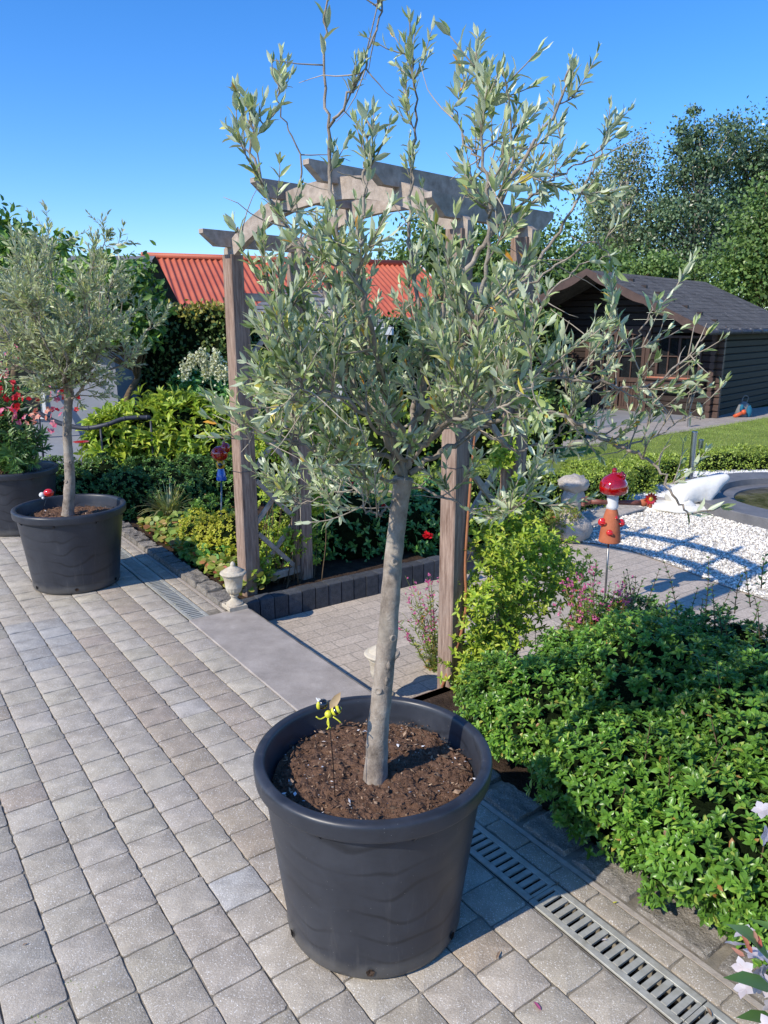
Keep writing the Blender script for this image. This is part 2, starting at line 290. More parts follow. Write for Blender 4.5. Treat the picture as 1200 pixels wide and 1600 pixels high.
def potmat():
    m, nt, out = nodes('black_pot_plastic'); ln = nt.links.new
    tc = N(nt,'ShaderNodeTexCoord'); w = N(nt,'ShaderNodeTexWave', wave_type='BANDS', bands_direction='Z'); w.inputs['Scale'].default_value = 4.2; w.inputs['Distortion'].default_value = 7; w.inputs['Detail'].default_value = 1.2; w.inputs['Detail Scale'].default_value = 1.2
    ln(tc.outputs['Object'], w.inputs['Vector'])
    n = N(nt,'ShaderNodeTexNoise', Scale=5, Detail=8, Roughness=.7); ln(tc.outputs['Object'], n.inputs['Vector'])
    c = ramp(nt, [(.35,(.023,.026,.034)), (.72,(.045,.049,.06))], n.outputs[0])
    wv = ramp(nt, [(.0,(.45,.45,.45)), (.10,(1,1,1))], w.outputs[0]); nz2 = N(nt,'ShaderNodeTexNoise', Scale=4, Detail=2); ln(tc.outputs['Object'], nz2.inputs['Vector']); c = mixc(nt, ramp(nt, [(.38,(0,0,0)), (.6,(.85,.85,.85))], nz2.outputs[0]), c, mixc(nt, 1.0, c, wv, 'MULTIPLY'))
    sx = N(nt,'ShaderNodeSeparateXYZ'); ln(tc.outputs['Object'], sx.inputs[0]); ad = N(nt,'ShaderNodeMath', operation='MULTIPLY_ADD'); ln(n.outputs[0], ad.inputs[0]); ad.inputs[1].default_value = -.07; ln(sx.outputs[2], ad.inputs[2]); c = mixc(nt, ramp(nt, [(0,(.35,.35,.35)), (.03,(0,0,0))], ad.outputs[0]), c, (.17,.155,.13))
    vo = N(nt,'ShaderNodeTexVoronoi', Scale=55); ln(tc.outputs['Object'], vo.inputs['Vector']); sp = N(nt,'ShaderNodeMath', operation='LESS_THAN'); ln(vo.outputs['Distance'], sp.inputs[0]); sp.inputs[1].default_value = .035
    c = mixc(nt, sp.outputs[0], c, (.35,.34,.33))
    m4 = N(nt,'ShaderNodeMapping'); m4.inputs['Scale'].default_value = (34,34,1.6); ln(tc.outputs['Object'], m4.inputs[0]); n4 = N(nt,'ShaderNodeTexNoise', Scale=1, Detail=6, Roughness=.7); ln(m4.outputs[0], n4.inputs['Vector']); n5 = N(nt,'ShaderNodeTexNoise', Scale=2.5, Detail=3); ln(tc.outputs['Object'], n5.inputs['Vector']); mu = N(nt,'ShaderNodeMath', operation='MULTIPLY'); ln(ramp(nt, [(.55,(0,0,0)), (.75,(.5,.5,.5))], n4.outputs[0]), mu.inputs[0]); ln(ramp(nt, [(.42,(0,0,0)), (.62,(1,1,1))], n5.outputs[0]), mu.inputs[1]); c = mixc(nt, mu.outputs[0], c, (.13,.125,.12))
    b = N(nt,'ShaderNodeBsdfPrincipled', Roughness=.38); b.inputs['Specular IOR Level'].default_value = .5; ln(c, b.inputs['Base Color'])
    r = ramp(nt, [(.3,(.32,.32,.32)), (.7,(.52,.52,.52))], n.outputs[0]); ln(r, b.inputs['Roughness'])
    bp = N(nt,'ShaderNodeBump', Strength=.12, Distance=.004); ln(w.outputs[0], bp.inputs['Height']); ln(bp.outputs[0], b.inputs['Normal']); ln(b.outputs[0], out.inputs[0]); return m
M['pot'] = potmat()
def barkmat():
    m, nt, out = nodes('olive_bark'); ln = nt.links.new
    tc = N(nt,'ShaderNodeTexCoord'); mp = N(nt,'ShaderNodeMapping'); mp.inputs['Scale'].default_value = (1,1,.8); ln(tc.outputs['Object'], mp.inputs[0])
    n = N(nt,'ShaderNodeTexNoise', Scale=16, Detail=10, Roughness=.7); ln(mp.outputs[0], n.inputs['Vector'])
    c = ramp(nt, [(.30,(.10,.078,.06)), (.48,(.29,.24,.19)), (.70,(.47,.41,.335))], n.outputs[0])
    n2 = N(nt,'ShaderNodeTexNoise', Scale=5, Detail=6); ln(tc.outputs['Object'], n2.inputs['Vector']); k = ramp(nt, [(.5,(0,0,0)), (.68,(.5,.5,.5))], n2.outputs[0]); c = mixc(nt, k, c, (.22,.225,.19))
    b = N(nt,'ShaderNodeBsdfPrincipled', Roughness=.85); b.inputs['Specular IOR Level'].default_value = .25; ln(c, b.inputs['Base Color'])
    mp2 = N(nt,'ShaderNodeMapping'); mp2.inputs['Scale'].default_value = (1,1,1.1); ln(tc.outputs['Object'], mp2.inputs[0]); n3 = N(nt,'ShaderNodeTexNoise', Scale=48, Detail=10, Roughness=.7); ln(mp2.outputs[0], n3.inputs['Vector'])
    bp = N(nt,'ShaderNodeBump', Strength=.8, Distance=.006); ln(n3.outputs[0], bp.inputs['Height']); ln(bp.outputs[0], b.inputs['Normal']); ln(b.outputs[0], out.inputs[0]); return m
M['bark'] = barkmat()
def pathmat():
    m, nt, out = nodes('small_path_pavers'); ln = nt.links.new
    tc = N(nt,'ShaderNodeTexCoord'); mp = N(nt,'ShaderNodeMapping'); mp.inputs['Rotation'].default_value = (0,0,-AV); ln(tc.outputs['Object'], mp.inputs[0])
    br = N(nt,'ShaderNodeTexBrick'); ln(mp.outputs[0], br.inputs['Vector'])
    for k, v in (('Scale',1.0),('Mortar Size',.0025),('Brick Width',.2),('Row Height',.1),('Bias',0.0),('Mortar Smooth',.3)): br.inputs[k].default_value = v
    br.inputs['Color1'].default_value = col((.42,.355,.285)); br.inputs['Color2'].default_value = col((.52,.44,.355)); br.inputs['Mortar'].default_value = col((.27,.24,.2))
    n = N(nt,'ShaderNodeTexNoise', Scale=90, Detail=6); ln(tc.outputs['Object'], n.inputs['Vector']); nn = ramp(nt, [(.3,(.75,.75,.75)), (.7,(1.2,1.2,1.2))], n.outputs[0])
    c = mixc(nt, 1.0, br.outputs['Color'], nn, 'MULTIPLY')
    b = N(nt,'ShaderNodeBsdfPrincipled', Roughness=.9); b.inputs['Specular IOR Level'].default_value = .2; ln(c, b.inputs['Base Color'])
    ad = N(nt,'ShaderNodeMath', operation='MULTIPLY_ADD'); ln(n.outputs[0], ad.inputs[0]); ad.inputs[1].default_value = .3; inv = N(nt,'ShaderNodeMath', operation='SUBTRACT'); inv.inputs[0].default_value = 1; ln(br.outputs['Fac'], inv.inputs[1]); ln(inv.outputs[0], ad.inputs[2])
    bp = N(nt,'ShaderNodeBump', Strength=.7, Distance=.004); ln(ad.outputs[0], bp.inputs['Height']); ln(bp.outputs[0], b.inputs['Normal']); ln(b.outputs[0], out.inputs[0]); return m
M['path'] = pathmat()
# ---------------------------------------------------------------- light, sky, camera
SUN_EL = math.radians(38.5); sd = nrm([.785, .62, 0]); to_sun = np.array([-sd[0]*math.cos(SUN_EL), -sd[1]*math.cos(SUN_EL), math.sin(SUN_EL)])
su = bpy.data.lights.new('sun', 'SUN'); su.energy = 5.0; su.angle = math.radians(.53); su.color = (1, .92, .79)
so = bpy.data.objects.new('sun', su); C.objects.link(so); so.rotation_euler = Vector(to_sun).to_track_quat('Z', 'Y').to_euler(); so.location = (-6, -6, 9)
W = bpy.data.worlds.new('World'); S.world = W; W.use_nodes = True; nt = W.node_tree; nt.nodes.clear()
sk = nt.nodes.new('ShaderNodeTexSky'); sk.sky_type = 'NISHITA'; sk.sun_disc = False; sk.sun_elevation = SUN_EL
sk.sun_rotation = math.atan2(to_sun[0], to_sun[1]); sk.air_density = 1.0; sk.dust_density = .2; sk.ozone_density = 4.5; sk.altitude = 50
hs = nt.nodes.new('ShaderNodeHueSaturation'); hs.inputs['Saturation'].default_value = 1.27; hs.inputs['Value'].default_value = 1.4
bg = nt.nodes.new('ShaderNodeBackground'); bg.inputs[1].default_value = .15; wo = nt.nodes.new('ShaderNodeOutputWorld')
nt.links.new(sk.outputs[0], hs.inputs['Color']); tint = nt.nodes.new('ShaderNodeMix'); tint.data_type = 'RGBA'; tint.blend_type = 'MULTIPLY'; tint.inputs[0].default_value = 1; tint.inputs[7].default_value = (.87, .915, 1.09, 1); nt.links.new(hs.outputs[0], tint.inputs[6]); nt.links.new(tint.outputs[2], bg.inputs[0]); nt.links.new(bg.outputs[0], wo.inputs[0])
cam = bpy.data.cameras.new('camera'); co = bpy.data.objects.new('camera', cam); C.objects.link(co); co.location = (0, 0, H); co.rotation_euler = (math.radians(90-14), 0, 0)
cam.sensor_fit = 'VERTICAL'; cam.sensor_height = 24; cam.lens = 24*F/1600; cam.clip_end = 500; cam.clip_start = .05; S.camera = co
S.view_settings.view_transform = 'Standard'; S.view_settings.look = 'None'; S.view_settings.exposure = 0
# ---------------------------------------------------------------- ground sheets
def sheet(name, poly, z, mat, label, cat, z0=None):
    m = G(); poly = poly_ccw([(p[0], p[1]) for p in poly])
    if z0 is None: m.add([(p[0], p[1], z) for p in poly], [tuple(range(len(poly)))])
    else: m.prism(poly, z0, z)
    return struct(name, m, mat, label, cat, smooth=False)
sheet('ground', [(-150,-60),(150,-60),(150,240),(-150,240)], GZ-.03, M['ground'], 'open ground spreading to the horizon behind the garden', 'ground')
P = lambda u, v: tuple(U*u+V2*v)
# terrace: a sand bed with each paver set in it
sheet('paving_bed', [P(-14,-7), P(3.5,-7), P(3.5,1.431), P(-14,1.431)], -.0048, M['joint'], 'dark sand showing in the joints of the terrace paving', 'ground', GZ-.1)
sheet('kerb_bed', [P(-14,1.558), P(3.5,1.558), P(3.5,1.80), P(-14,1.80)], -.0048, M['joint'], 'dark sand under the narrow paver row beside the drain', 'ground', GZ-.1)
def pavers():
    m = G(); rw = .147; row = 0
    def tile(u0, u1, v0, v1, tone, rough=.0028, top=0.0):
        gp = .0011; u0 += gp; u1 -= gp; v0 += gp; v1 -= gp; rr = .008
        out = []
        for (cu, cv, a0) in ((u1-rr, v0+rr, -90), (u1-rr, v1-rr, 0), (u0+rr, v1-rr, 90), (u0+rr, v0+rr, 180)):
            for k in (0, 45, 90):
                a = math.radians(a0+k); out.append((cu+rr*math.cos(a), cv+rr*math.sin(a)))
        full = []
        for i in range(len(out)):
            a = out[i]; b = out[(i+1) % len(out)]; full.append(a); L = math.hypot(b[0]-a[0], b[1]-a[1])
            if L > .03:
                for t in (.25, .5, .75): full.append((a[0]+(b[0]-a[0])*t, a[1]+(b[1]-a[1])*t))
        n = len(full); cu = (u0+u1)/2; cv = (v0+v1)/2; jit = [random.uniform(0, rough)+(random.random() < .04)*.004 for _ in range(n)]
        tu, tv = random.uniform(-.004, .004), random.uniform(-.004, .004); zz = top+random.uniform(-.0012, .0012); v = []
        for (ins, dz) in ((0, -.03), (0, -.0028), (.0009, -.0008), (.003, 0)):
            for (q, j) in zip(full, jit):
                du, dv = q[0]-cu, q[1]-cv; L = math.hypot(du, dv); f = (L-ins-j)/L; a, b = cu+du*f, cv+dv*f; xy = U*a+V2*b
                v.append((xy[0], xy[1], zz+dz+tu*du+tv*dv))
        xy = U*cu+V2*cv; v.append((xy[0], xy[1], zz+.0004)); f = [(k*n+i, k*n+(i+1) % n, (k+1)*n+(i+1) % n, (k+1)*n+i) for k in range(3) for i in range(n)]
        f += [(3*n+i, 3*n+(i+1) % n, 4*n) for i in range(n)]; m.add(v, f, 0, tone)
    v1 = 1.425
    while v1 > -6.5:
        v0 = v1-rw; u = -11+random.uniform(0, .14)
        while u < 3.2:
            L = random.choice((.14, .14, .14, .142, .138)); cu, cv = u+L/2, (v0+v1)/2; xy = U*cu+V2*cv
            f = xy[1]*math.cos(TH)+H*math.sin(TH)
            if xy[1] > .3 and abs(xy[0]) < f*.75+.5:
                k = random.uniform(.93, 1.06); t = np.array([k, k*random.uniform(.98, 1.0), k*random.uniform(.94, 1.0)])
                sp = (row == 1 and u < -1.2 or row == 3 and -4.2 < u < -1.4) or random.random() < .025
                if sp: t = t*np.array([.87, .815, .785])
                if random.random() < .04: t = t*np.array([.95, .98, 1.05])
                if (-4.5 < u < -3.9 and row in (4, 5)) : t = np.array([.86, .92, 1.03])*k
                if (-1.98 < u < -1.8 and row == 4): t = np.array([1.05, 1.13, 1.27])
                tile(u, u+L, v0, v1, t)
            u += L
        v1 = v0; row += 1
    # short row right of the drain
    u = -9.0
    while u < 1.2:
        L = .142; k = random.uniform(.78, .95)
        if not (-3.96 < u+L/2 < -2.45): tile(u, u+L, 1.562, 1.637, np.array([k, k*.97, k*.93]))
        u += L
    return m
struct('terrace_paving', pavers(), M['paver'], 'weathered grey tumbled pavers of the terrace with speckled brown rows', 'paving', smooth=True, angle=28, tone=True)
def strip(name, u0, u1, v0, v1, z, mat, label, cat, z0=-.03):
    return sheet(name, [P(u0,v0), P(u1,v0), P(u1,v1), P(u0,v1)], z, mat, label, cat, z0)
strip('mortar_joint', -9, 1.2, 1.639, 1.657, -.001, M['mortar'], 'pale mortar line between paving and kerb', 'mortar')
def kerb(u0, u1, flat=False):
    m = G(); u = u0
    while u < u1-.05:
        L = min(random.uniform(.19, .26) if flat else random.uniform(.13, .2), u1-u); v0, v1 = 1.66+random.uniform(-.002, .002), (1.815 if flat else 1.79)+random.uniform(-.01, .012); top = (.012 if flat else .03)+random.uniform(-.005, .006)
        nu, nv = 17, 13; v = []
        k = random.uniform(.6, 1.0)
        for i in range(nu):
            for j in range(nv):
                a, b = i/(nu-1), j/(nv-1); ea = 1-(2*a-1)**14; eb = 1-(2*b-1)**12; uu = u+.004+(L-.008)*a; vv = v0+(v1-v0)*b
                z = -.05+(top+.05)*(ea*eb)**.16 if 0 < i < nu-1 and 0 < j < nv-1 else -.05
                if z > -.05: z += .010*noise.noise(Vector((uu*26, vv*26, 1)))+.005*noise.noise(Vector((uu*90, vv*90, 4)))
                xy = U*uu+V2*vv; v.append((xy[0], xy[1], z))
        m.add(v, [(i*nv+j, (i+1)*nv+j, (i+1)*nv+j+1, i*nv+j+1) for i in range(nu-1) for j in range(nv-1)], 0, (k, k*.97, k*.93)); u += L
    return m
struct('kerb_left', kerb(-9, -3.97), M['kerb'], 'rough dark kerb stones along the left flower bed', 'kerb', angle=50, tone=True)
struct('kerb_right', kerb(-2.4, 1.2, True), M['kerb'], 'rough dark kerb stones under the glossy green shrub', 'kerb', angle=50, tone=True)
# threshold slab
m = G(); c = (U*(-3.22)+V2*1.605); m.box((c[0], c[1], -.02), (1.44, .36, .052), AU, .004); struct('stone_slab', m, M['slab'], 'large smooth grey stone slab forming the threshold into the garden', 'slab', smooth=False)
strip('slab_shade_riser', -3.94, -2.45, 1.50, 1.77, -.05, M['black'], 'riser painted black as the shaded gap beneath the threshold slab', 'riser', GZ-.03)  # black colour paints the shade under the slab
# drain channel + grates
strip('drain_channel', -9, 1.2, 1.4325, 1.5565, -.07, M['black'], 'black drain channel under the metal grates', 'drain', -.09)
def grate_mesh(L=.5):
    m = G(); w = .120; pitch = .0294; n = int(L/pitch); zt = .001; th = .008
    for s in (-1, 1): m.box((L/2, s*(w/2-.011), zt-th/2), (L-.004, .022, th), 0, .0015)
    x = .002+pitch*.27; m.box((.006, 0, zt-th/2), (.010, w-.0445, th), 0, .001)
    for i in range(n+1):
        xx = i*L/n
        if 0 < i < n: m.box((xx, 0, zt-th/2-.0005), (.0178, w-.0445, th-.001), 0, .002)
    m.box((L-.006, 0, zt-th/2), (.010, w-.0445, th), 0, .001)
    return m
gm = grate_mesh(); first = None; us = [-1.29-.5, -1.29, -.79, -.29, .21]+[-4.45-.5*k for k in range(9)]+[-2.29]
for i, u in enumerate(us):
    if first is None: o = obj('drain_grate', gm, M['zinc'], smooth=False); first = o
    else: o = first.copy(); C.objects.link(o)
    q = U*u+V2*1.4945; o.location = (q[0], q[1], 0); o.rotation_euler = (0, 0, AU)
    lab = {0: 'slotted metal drain grate lying in the shadow of the large pot', 1: 'sunlit slotted drain grate with dry leaves, right of the large pot', 2: 'slotted drain grate nearest the bottom edge of the photo',
           5: 'slotted drain grate touching the stone slab'}.get(i, 'slotted metal drain grate beside the far flower bed kerb' if 5 < i < 14 else 'slotted metal drain grate in the terrace drain line')
    tag(o, lab, 'drain grate', 'slotted grates along the drain channel')
# beds
strip('flower_bed_left', -12, -4.1, 1.79, 3.3, -.015, M['bed'], 'dark soil of the left flower bed', 'soil', GZ-.03)
strip('flower_bed_right', -2.52, 1.5, 1.79, 2.95, -.03, M['bed'], 'dark soil of the right flower bed', 'soil', GZ-.03)
# palisade wall
m = G(); v = 1.80
while v < 3.6:
    w = .098; q = U*(-4.04)+V2*(v+w/2); m.box((q[0], q[1], -.08+random.uniform(-.003,.003)), (w-.007, .095+random.uniform(-.004,.004), .175), AV, .006); v += w
tag(obj('palisade_edging', m, M['palis'], smooth=False), 'low black wall of upright blocks edging the sunken path', 'edging wall')
m = G(); q0 = U*(-2.5)+V2*1.81; q1 = U*(-2.5)+V2*2.95; m.bar((q0[0], q0[1], -.085), (q1[0], q1[1], -.085), .06, .11); tag(obj('timber_edging', m, M['wood'], smooth=False), 'low brown timber board edging the right bed by the post', 'edging board')
# sunken path, gravel, lawn
z = GZ
sheet('garden_path', [P(-4.1,1.76), P(-2.4,1.76), P(-2.4,2.96), P(1.5,2.96), P(1.5,4.3), g(1290,975,z), g(1200,935,z), g(1130,912,z), g(1050,880,z), g(985,857,z), g(930,846,z), g(860,842,z), g(700,860,z), P(-4.1,5.2)], z, M['path'], 'sunken garden path of small grey pavers crossed by the arch shadow', 'path')
cream_poly = [g(860,846,z), g(930,850,z), g(985,861,z), g(1050,884,z), g(1130,916,z), g(1200,939,z), g(1330,990,z), g(1600,850,z), g(1600,750,z), g(1160,765,z), g(1110,790,z), g(1040,792,z), g(960,812,z), g(890,828,z)]
sheet('cream_gravel_ground', cream_poly, z+.006, M['creambase'], 'cream gravel surface beside the pond', 'gravel')
white_poly = [g(800,838,z), g(860,830,z), g(960,800,z), g(1040,782,z), g(1100,792,z), g(1180,830,z), g(1420,840,z), g(1400,728,z), g(1100,728,z), g(985,752,z), g(930,782,z), g(820,800,z)]
sheet('white_gravel_ground', white_poly, z+.002, M['wbase'], 'white gravel between the box hedge and the pond', 'gravel')
def in_poly(x, y, poly):
    ins = np.zeros(len(x), bool); n = len(poly)
    for i in range(n):
        x0, y0 = poly[i]; x1, y1 = poly[(i+1) % n]; c = ((y0 > y) != (y1 > y)) & (x < (x1-x0)*(y-y0)/(y1-y0+1e-12)+x0); ins ^= c
    return ins
PC = (4.42, 7.35)
def pebbles(poly, n, r0, r1, z):
    a = np.array(poly); x = R.uniform(a[:,0].min(), a[:,0].max(), n*3); y = R.uniform(a[:,1].min(), a[:,1].max(), n*3); k = in_poly(x, y, poly)&(np.hypot(x-PC[0], y-PC[1]) > 1.3); x, y = x[k][:n], y[k][:n]
    tv = [(0,0,.5),(.5,.1,.1),(.05,.45,.12),(-.5,.05,.08),(0,-.4,.1),(0,0,-.3)]; tf = [(0,1,2),(0,2,3),(0,3,4),(0,4,1),(5,2,1),(5,3,2),(5,4,3),(5,1,4)]
    d = rnd(len(x)); d[:,2] *= .2; nn = np.tile([0,0,1.], (len(x),1))+R.normal(size=(len(x),3))*.3; m = G()
    m.scatter((tv, tf), np.stack([x, y, np.full(len(x), z)], 1), d, nn, R.uniform(r0, r1, len(x)), R.uniform(.7,1.2,len(x))); return m
tag(obj('cream_gravel', pebbles(cream_poly, 30000, .013, .029, z+.01), M['cream'], smooth=False), 'loose cream pebbles spread beside the pond', 'gravel', kind='stuff')
tag(obj('white_gravel', pebbles(white_poly, 22000, .013, .028, z+.006), M['wgravel'], smooth=False), 'loose white pebbles in front of the box hedge', 'gravel', kind='stuff')
# stone strip between gravels
m = G(); pp = [g(x, y, z) for x, y in ((790,850),(870,833),(960,803),(1040,783))]; pp = smooth_path([np.array([a[0], a[1], z+.02]) for a in pp], 5)
for i in range(len(pp)-1): m.bar(pp[i], pp[i+1]-(pp[i+1]-pp[i])*.03, .26, .03, ch=.006)
struct('stone_edging', m, M['gstone'], 'grey stone strip curving between the two gravels', 'edging', smooth=False)
lawn_poly = [g(640,860,z), g(800,800,z), g(870,740,z), g(1000,720,z), g(1400,705,z), g(1400,640,z), g(1200,652,z), g(1080,672,z), g(960,690,z), g(830,705,z), g(700,700,z), g(560,720,z), g(500,760,z)]
sheet('lawn', lawn_poly, z+.01, M['lawn'], 'sunny mown lawn behind the box hedge', 'lawn')
sheet('cabin_path', [g(700,702,z), g(830,707,z), g(960,692,z), g(1080,674,z), g(1200,654,z), g(1500,625,z), g(1500,600,z), g(1100,648,z), g(870,668,z), g(700,690,z)], z+.014, M['slab'], 'pale grey path curving past the log cabin', 'path')
sheet('cabin_patio', [g(855,672,z), g(900,675,z), g(1015,661,z), g(1105,651,z), g(1108,642,z), g(985,634,z), g(860,640,z)], z+.02, M['patio'], 'blue grey tiled patio before the cabin door', 'patio', GZ-.02)
def blades(poly, n, h0, h1, z, mat, name, label):
    a = np.array(poly); x = R.uniform(a[:,0].min(), a[:,0].max(), n*4); y = R.uniform(a[:,1].min(), a[:,1].max(), n*4); k = in_poly(x, y, poly); x, y = x[k][:n], y[k][:n]; m = G()
    d = np.tile([0,0,1.], (len(x),1))+R.normal(size=(len(x),3))*.35; m.scatter(([(0,.09,0),(1,0,.1),(0,-.09,0)], [(0,1,2)]), np.stack([x,y,np.full(len(x),z)],1), d, rnd(len(x)), R.uniform(h0,h1,len(x)))
    return tag(obj(name, m, mat, smooth=False), label, 'grass', kind='stuff')
blades(lawn_poly, 90000, .012, .035, z+.01, M['blade'], 'lawn_grass', 'short green grass of the mown lawn')
# ---------------------------------------------------------------- plant pots
def make_pot(name, label, c, rt, rb, h, soil_d, group, seed=0):
    c = np.asarray(c, float); t = thing(name, label, 'plant pot', c, group); m = G()
    prof = [(0, 0), (rb*.96, 0), (rb, .008), (rb+.004, .02)]+[(rb+(rt-.028-rb)*k, .02+(h-.075-.02)*k) for k in np.linspace(.05, 1, 14)]
    prof += [(rt-.028, h-.0525), (rt-.0275, h-.052), (rt-.008, h-.051), (rt-.0055, h-.0505), (rt-.004, h-.048), (rt-.0035, h-.044), (rt-.001, h-.016), (rt-.0015, h-.009), (rt-.004, h-.004), (rt-.009, h-.001), (rt-.014, h), (rt-.024, h), (rt-.029, h-.002), (rt-.032, h-.007), (rt-.034, h-.016), (rt-.043, h-.08), (rt-.06, h-soil_d-.06)]
    m.lathe(prof, c, 96); obj('shell', m, M['pot'], t, angle=40)
    for k in range(8):
        m = G(); a = 2*math.pi*k/8+.35+seed; d = np.array([math.cos(a), math.sin(a), 0]); s = np.array([-d[1], d[0], 0]); z0 = h-.056; r0 = rt-.03
        v = [c+d*(r0-.006)+s*e+np.array([0, 0, z0]) for e in (-.003, .003)]+[c+d*(rt-.013)+s*e+np.array([0, 0, z0]) for e in (-.003, .003)]+[c+d*(r0-.010)+s*e+np.array([0, 0, z0-.034]) for e in (-.003, .003)]
        m.add(v, [(0, 2, 3, 1), (0, 4, 2), (1, 3, 5), (2, 4, 5, 3)]); obj('rim_gusset', m, M['pot'], t, smooth=False)
    for k in range(6):
        a = -math.pi/2-.02+2*math.pi*k/6+seed*.3; d = np.array([math.cos(a), math.sin(a), 0]); s = np.array([-d[1], d[0], 0]); m = G(); q = c+d*(rb+.0075)+np.array([0, 0, .034]); n = 14
        m.add([q+(s*math.cos(b)+np.array([0,0,1])*math.sin(b))*.011*(1+.12*math.sin(5*b)) for b in np.linspace(0, 2*math.pi, n, endpoint=False)]+[q-d*.004], [(i, (i+1) % n, n) for i in range(n)], 0)
        obj('drain_hole', m, M['bed'] if k % 2 == 0 else M['black'], t, smooth=False)
    # soil with crumbs and bark chips
    m = G(); zr = h-soil_d; rs = rt-.05; nr, na = 40, 120; v = [(0, 0, 0)]
    def hz(x, y): return .014*noise.noise(Vector((x*9, y*9, seed)))+.010*noise.noise(Vector((x*38, y*38, seed+3)))+.006*noise.noise(Vector((x*90, y*90, seed+5)))
    v = [(c[0], c[1], c[2]+zr+hz(0, 0))]
    for i in range(1, nr+1):
        r = rs*i/nr
        for j in range(na):
            a = 2*math.pi*j/na; x, y = r*math.cos(a), r*math.sin(a); v.append((c[0]+x, c[1]+y, c[2]+zr+hz(x, y)-.012*(i/nr)**6))
    f = [(0, 1+j, 1+(j+1) % na) for j in range(na)]+[(1+(i-1)*na+j, 1+i*na+j, 1+i*na+(j+1) % na, 1+(i-1)*na+(j+1) % na) for i in range(1, nr) for j in range(na)]
    m.add(v, f, 0)
    n = 2600 if rt > .3 and seed == 0 else 900
    r = rs*np.sqrt(R.uniform(0, 1, n)); a = R.uniform(0, 2*math.pi, n); x, y = r*np.cos(a), r*np.sin(a); pz = np.array([hz(p, q) for p, q in zip(x, y)])
    d = rnd(n); d[:, 2] *= .35; nn = np.tile([0, 0, 1.], (n, 1))+R.normal(size=(n, 3))*.45
    chip = ([(0,0,0),(.4,.18,.02),(1,.05,0),(.55,-.16,.03),(.5,0,.12)], [(0,4,1),(1,4,2),(2,4,3),(3,4,0)])
    szs = R.choice([.006, .010, .016, .026], n, p=[.55, .28, .13, .04]); mi = np.where(R.uniform(size=n) < .62, 0, np.where(R.uniform(size=n) < .93, 1, 2))
    m.scatter(chip, np.stack([c[0]+x, c[1]+y, c[2]+zr+pz+.001], 1), d, nn, szs, R.uniform(.6, 2.0, n), mi)
    obj('soil', m, [M['soil'], M['chip'], M['wgravel']], t, smooth=False); return t
pc = np.array([-.03, 1.845, 0]); make_pot('plant_pot', 'large black plastic pot with wide rim holding the nearest olive tree', pc, .325, .245, .52, .067, 'black plastic plant pots')
lp = np.array([-2.02, 4.72, 0]); make_pot('plant_pot', 'black plastic pot holding the left olive tree near the flower bed', lp, .345, .265, .52, .07, 'black plastic plant pots', 1.3)
op = np.array([-3.02, 6.05, 0]); make_pot('plant_pot', 'black plastic pot of the flowering oleander at the left edge', op, .345, .265, .52, .07, 'black plastic plant pots', 2.1)
